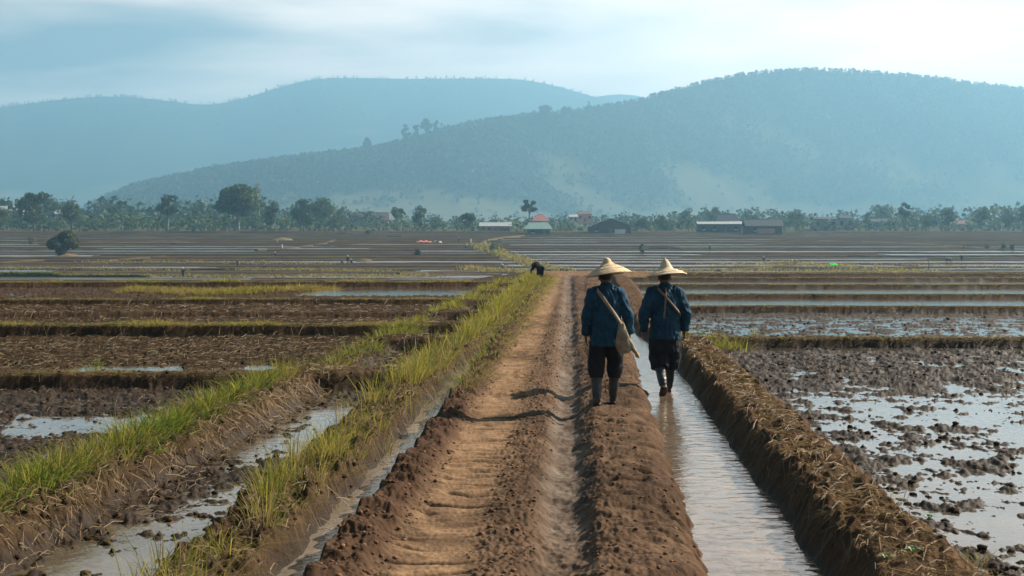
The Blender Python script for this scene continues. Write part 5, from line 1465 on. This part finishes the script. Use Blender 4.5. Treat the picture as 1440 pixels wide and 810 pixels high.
# ------------------------------------------------------------------ village trees
def ptree(name, label, px, top, base, w, style, green, Y=560, nleaf=1100, bark='bark', cat='tree', group=None):
    P = project_point(px, base, Y); s = Y / F
    return tree(name, label, P, (base - top) * s, w * s, style, green, cat, group, bark, nleaf)
TG = 'trees along the village edge'
for a in [
    ('broadleaf_tree', 'dark bushy tree standing tallest near the left edge', 48, 262, 322, 42, 'oval', 'dark', 520, 1500),
    ('broadleaf_tree', 'short umbrella shaped tree second from the left edge', 101, 283, 322, 36, 'umbrella', 'mid', 540, 900),
    ('broadleaf_tree', 'ragged open tree with pale trunk among banana plants left', 236, 270, 322, 36, 'sparse', 'dark', 540, 900, 'pale_bark'),
    ('broadleaf_tree', 'largest tree with a broad domed spreading crown and pale trunk', 335, 257, 322, 64, 'umbrella', 'mid', 540, 3200, 'pale_bark'),
    ('broadleaf_tree', 'wispy thin tree rising behind the right side of the largest tree', 364, 254, 318, 24, 'sparse', 'dry', 640, 260, 'pale_bark'),
    ('broadleaf_tree', 'dark dense tree just right of the largest tree', 380, 277, 322, 27, 'oval', 'dark', 535, 900),
    ('broadleaf_tree', 'dark rounded tree left of the pink walled house', 427, 279, 324, 38, 'oval', 'dark', 540, 1200),
    ('broadleaf_tree', 'wide paler tree behind the dark rounded one', 452, 280, 318, 44, 'umbrella', 'mid', 620, 900),
    ('broadleaf_tree', 'small round tree left of the pink roofed house', 478, 291, 322, 25, 'oval', 'mid', 590, 600),
    ('broadleaf_tree', 'slim tall tree among light banana leaves right of the rust roof', 559, 287, 322, 24, 'tall', 'dark', 560, 600),
    ('broadleaf_tree', 'dark upright oval tree standing clear at the field edge', 591, 289, 326, 24, 'oval', 'dark', 520, 900),
    ('broadleaf_tree', 'low rounded paler tree right of the dark upright oval one', 613, 302, 324, 24, 'bush', 'mid', 570, 600),
    ('broadleaf_tree', 'dark two lobed tree left of the long white roofed shed', 659, 296, 326, 26, 'oval', 'dark', 520, 900),
    ('broadleaf_tree', 'tall slender tree with high crown beside the red pyramid roof', 744, 275, 325, 25, 'tall', 'dark', 545, 1100),
    ('broadleaf_tree', 'rounded dark tree right of the dark barn', 902, 299, 325, 24, 'oval', 'dark', 560, 700),
    ('broadleaf_tree', 'low light tree between the dark barn and the farmhouse', 936, 302, 325, 30, 'bush', 'mid', 580, 700),
    ('broadleaf_tree', 'rounded tree left of the farmhouse', 968, 292, 322, 26, 'oval', 'mid', 610, 700),
    ('broadleaf_tree', 'tallest tree close behind the farmhouse roof', 1002, 285, 320, 22, 'oval', 'mid', 640, 700),
    ('broadleaf_tree', 'leafy tree between the shed and the boxy house', 1119, 294, 325, 26, 'oval', 'mid', 600, 700),
    ('broadleaf_tree', 'high two lobed tree tallest on the right side', 1273, 283, 325, 26, 'tall', 'dark', 570, 900),
    ('broadleaf_tree', 'rounded tree right of the high two lobed tree', 1306, 297, 325, 24, 'oval', 'mid', 560, 700),
    ('broadleaf_tree', 'dark spreading tree with gaps in its crown on the right', 1334, 292, 325, 28, 'umbrella', 'dark', 560, 800),
    ('broadleaf_tree', 'large pale tree behind the right spreading tree', 1242, 283, 318, 36, 'oval', 'mid', 760, 700),
    ('broadleaf_tree', 'ragged tree left of the one at the right edge', 1381, 290, 325, 28, 'sparse', 'mid', 570, 700),
    ('broadleaf_tree', 'dark tree second from the right edge', 1418, 291, 326, 22, 'oval', 'dark', 550, 700),
    ('broadleaf_tree', 'dark tree cut by the right edge', 1438, 284, 326, 24, 'oval', 'dark', 550, 800),
    ('broadleaf_tree', 'rounded tree cut by the left edge', 2, 290, 322, 28, 'oval', 'mid', 540, 700),
]:
    ptree(a[0], a[1], *a[2:7], a[7], a[8], a[9], a[10] if len(a) > 10 else 'bark', group=TG)
ptree('cypress', 'narrow dark columnar tree right of the turret house', 1219, 297, 325, 9, 'column', 'dark', 580, 400)
ptree('cypress', 'second thin dark columnar tree left among the banana plants', 171, 281, 321, 6, 'column', 'dark', 560, 300)

def palm(name, label, px, top, base, wpx, Y, kind='palm', cat='palm'):
    tree_n[0] += 1
    rgp = np.random.default_rng(3000 + tree_n[0])
    P = project_point(px, base, Y); s = Y / F
    H, W = (base - top) * s, wpx * s
    r = thing(name, label, cat, P)
    th = H * (0.72 if kind == 'palm' else 0.40)
    bm = bmesh.new(); tube(bm, [(0, 0, -.4), (.03 * H, 0, th * .5), (.02 * H, 0, th)], [.22, .17, .14] if kind == 'palm' else [.25, .2, .12], 7); bm_obj('trunk', bm, M['bark'], r)
    V_, F_, C_ = [], [], []
    nf = 12 if kind == 'palm' else 8
    for k in range(nf):
        a = 2 * pi * k / nf + rgp.uniform(-.3, .3); el = rgp.uniform(.35, 1.3)
        d = np.array([cos(a), sin(a), 0.0]); n = np.array([-sin(a), cos(a), 0.0])
        ln = W * .5 * rgp.uniform(.85, 1.25) * (1.0 if kind == 'palm' else 1.25)
        c = np.array(GREENS['mid' if k % 3 else 'light']) * rgp.uniform(.8, 1.6)
        prev = None
        for t in np.linspace(0, 1, 6):
            q = np.array([.02 * H, 0, th]) + d * ln * t * cos(el * (1 - .3 * t)) + np.array([0, 0, 1.0]) * ln * (sin(el) * t * 1.15 - (0.95 if kind == 'palm' else .6) * t * t)
            w = (0.16 if kind == 'palm' else 0.26) * ln * (sin(pi * min(1, .12 + t * .9)) ** .7) * .5 + .01
            i = len(V_)
            V_ += [q - n * w - np.array([0, 0, w * .4]), q, q + n * w - np.array([0, 0, w * .4])]; C_ += [c, c * 1.1, c]
            if prev is not None:
                F_ += [(prev, prev + 1, i + 1, i), (prev + 1, prev + 2, i + 2, i + 1)]
            prev = i
    np_mesh('crown', np.array(V_), np.array(F_), M['leaf'], r, smooth=False, attrs={'Col': np.array(C_)})
    return r
for lab, px, top, base, w, Y in [
    ('banana plant with drooping leaves right of the umbrella tree', 126, 290, 322, 26, 540), ('banana plant between the umbrella tree and the thin columnar tree', 146, 286, 322, 26, 550),
    ('banana plant leaning left of the ragged pale trunked tree', 200, 288, 322, 26, 545), ('banana plant at the foot of the ragged pale trunked tree', 222, 292, 322, 22, 535),
    ('banana plant right of the thin columnar tree', 181, 292, 322, 24, 545), ('banana plant left of the largest tree', 292, 296, 322, 22, 550),
    ('banana plant at the foot of the dense tree right of the largest tree', 398, 296, 322, 22, 545), ('light banana plant right of the long rust roofed house', 566, 297, 323, 20, 545),
    ('light banana plant left of the dark upright oval tree', 576, 303, 324, 16, 540), ('banana plant between shed and boxy house', 1140, 302, 325, 18, 570),
    ('banana plant left of the red pyramid roofed house', 727, 303, 327, 22, 530), ('banana plant below the spreading right tree', 1362, 302, 326, 20, 560)]:
    palm('banana_plant', lab, px, top, base, w, Y, 'banana', 'banana plant')
for lab, px, top, base, w, Y in [('small palm rising behind the dark shed roof', 1063, 296, 322, 16, 620), ('palm with spread fronds near the right edge', 1397, 286, 325, 28, 590), ('slim palm left of the high two lobed tree', 1258, 300, 325, 16, 575)]:
    palm('palm_tree', lab, px, top, base, w, Y, 'palm', 'palm')

# hedges and undergrowth between the houses, woods behind the village
def mass(name, label, cat, pxr, Yr, hpx, n, leaf, green, seed, base_row=None):
    rgm = np.random.default_rng(seed)
    P, Cc, Sz = [], [], []
    for i in range(n):
        px = rgm.uniform(*pxr); Y = rgm.uniform(*Yr); s = Y / F
        x = (px - 720) / F * Y; zb = CAM_Z - float(hfar(Y))
        hh = hpx(px) * s * rgm.uniform(.45, 1.05); w = hh * rgm.uniform(.4, .8)
        k = 42
        d = rgm.normal(size=(k, 3)); d /= np.linalg.norm(d, axis=1)[:, None]
        q = np.array([x, Y, zb + hh * .52]) + d * (0.5 + .55 * rgm.random((k, 1))) * np.array([w * .55, w * .55, hh * .48])
        q[:, 0] += 0.3 * w * np.sin(q[:, 2] * 2 + i)
        P.append(q); Cc.append(np.array(GREENS[green])[None] * rgm.uniform(.6, 1.4) * rgm.uniform(.8, 1.2, (k, 1))); Sz.append(np.full(k, hh * leaf) * rgm.uniform(.6, 1.2, k))
    v, f, c = leaf_cloud(np.concatenate(P), np.concatenate(Sz), np.concatenate(Cc), .7, rgm)
    tag(np_mesh(name, v, f, M['leaf'], smooth=False, attrs={'Col': c}), label, cat, kind='stuff')
mass('undergrowth', 'low bushes and weeds along the foot of the village trees', 'undergrowth', (-120, 1560), (560, 640), lambda p: 22 if p < 480 else (13 if p < 880 else 17), 520, .15, 'mid', 31)
mass('undergrowth', 'weedy fringe where the fields meet the village', 'undergrowth', (-120, 1560), (548, 558), lambda p: 5, 330, .25, 'olive', 32)
mass('woodland', 'hazy woods standing behind the village', 'woodland', (-200, 1640), (650, 980), lambda p: np.interp(p, [-200, 100, 300, 480, 640, 900, 1000, 1200, 1440], [36, 44, 40, 26, 16, 20, 26, 24, 36]), 620, .13, 'dark', 33)

# ------------------------------------------------------------------ forest on the hills
def forest(name, label, hn, n, hmin, hmax, seed, up_to=1.02, min_s=0.06, rid=0):
    rgf = np.random.default_rng(seed)
    X, Y, Z, op, pxs, xr, yr, zr, Sg = HILLS[hn]
    nsr = (Sg[:, 0] <= up_to).sum()
    i = rgf.integers(int(min_s * nsr), nsr, n * 3); j = rgf.integers(0, X.shape[1] - 1, n * 3)
    p = np.clip(1 - 1.3 * op[i, j], 0, 1) + 0.025
    k = rgf.random(n * 3) < p
    i, j = i[k][:n], j[k][:n]
    if rid:
        ri = np.full(rid, nsr - 1) - rgf.integers(0, 2, rid); rj = rgf.integers(0, X.shape[1] - 1, rid)
        i = np.concatenate([i, ri]); j = np.concatenate([j, rj])
    fu = rgf.random(len(i)); j2 = np.minimum(j + 1, X.shape[1] - 1); 
    P = np.stack([X[i, j] * (1 - fu) + X[i, j2] * fu, Y[i, j] * (1 - fu) + Y[i, j2] * fu + rgf.normal(size=len(i)) * 4, Z[i, j] * (1 - fu) + Z[i, j2] * fu], -1)
    h = rgf.uniform(hmin, hmax, len(i)); m = 9
    d = rgf.normal(size=(len(i), m, 3)); d /= np.linalg.norm(d, axis=2)[..., None]
    C3 = P[:, None] + d * np.stack([h * .30, h * .30, h * .42], -1)[:, None] + np.array([0, 0, .45]) * h[:, None, None]
    col_ = np.array([[0.032, 0.048, 0.023]]) * rgf.uniform(.7, 1.4, (len(i), 1))
    v, f, c = leaf_cloud(C3.reshape(-1, 3), np.repeat(h * .32, m), np.repeat(col_, m, 0), .75, rgf)
    tag(np_mesh(name, v, f, M['leaf'], smooth=False, attrs={'Col': c}), label, 'forest', kind='stuff')
forest('forest', 'hazy forest covering the near hill', 'hill', 26000, 5, 10.5, 41, rid=900)
forest('forest', 'thin line of trees along the crest of the rear hill', 'rear_hill', 1500, 8, 14, 42, min_s=.6, rid=300)

# single trees on the ridge of the near hill
def ridge_tree(label, px, top, base, w, style, group=None):
    X, Y, Z, op, pxs, xr, yr, zr, Sg = HILLS['hill']
    y = float(np.interp(px, pxs, yr)) * 0.985
    P = project_point(px, base + 2, y); s = y / F
    return tree('ridge_tree', label, P, (base + 2 - top) * s, w * s, style, 'dark', 'tree', group, 'bark', 700, leaf=w * s * 0.11)
ridge_tree('lone round tree standing on the left slope of the near hill', 516, 192, 213, 13, 'oval')
ridge_tree('larger of two tiny trees low on the left slope of the hill', 463, 208, 218, 7, 'oval')
ridge_tree('thinnest tiny tree low on the left slope of the hill', 484, 205, 216, 5, 'sparse')
ridge_tree('leftmost pointed tree of the ridge grove', 571, 172, 200, 14, 'oval')
ridge_tree('second tree from the left in the ridge grove', 585, 173, 196, 11, 'oval')
ridge_tree('third tree from the left in the ridge grove, flat topped', 599, 166, 194, 15, 'umbrella')
ridge_tree('tallest tree of the ridge grove', 612, 164, 191, 10, 'oval')
ridge_tree('rightmost short tree of the ridge grove', 620, 171, 188, 6, 'column')
ridge_tree('low bush at the left foot of the ridge grove', 557, 194, 205, 12, 'bush')
ridge_tree('broad rounded tree on the hill ridge, left of three', 766, 143, 162, 20, 'bush')
ridge_tree('rounded tree on the hill ridge, middle of three', 796, 146, 162, 15, 'oval')
ridge_tree('thin spiky tree on the hill ridge, right of three', 828, 139, 158, 6, 'column')

# ------------------------------------------------------------------ the hazy air
bm = bmesh.new(); box(bm, (-6600, -400, -30), (6600, 7900, 690))
hm = bpy.data.materials.new('haze'); hm.use_nodes = True; t = hm.node_tree; t.nodes.clear()
ho = N(t, 'ShaderNodeOutputMaterial'); pv = N(t, 'ShaderNodeVolumePrincipled')
pv.inputs['Density'].default_value = HAZE_DENSITY; pv.inputs['Color'].default_value = HAZE_COLOR; pv.inputs['Anisotropy'].default_value = 0.35
t.links.new(pv.outputs[0], ho.inputs['Volume'])
hz = bm_obj('haze', bm, hm, None, False)
tag(hz, 'pale blue haze filling the valley air', 'haze', kind='stuff')
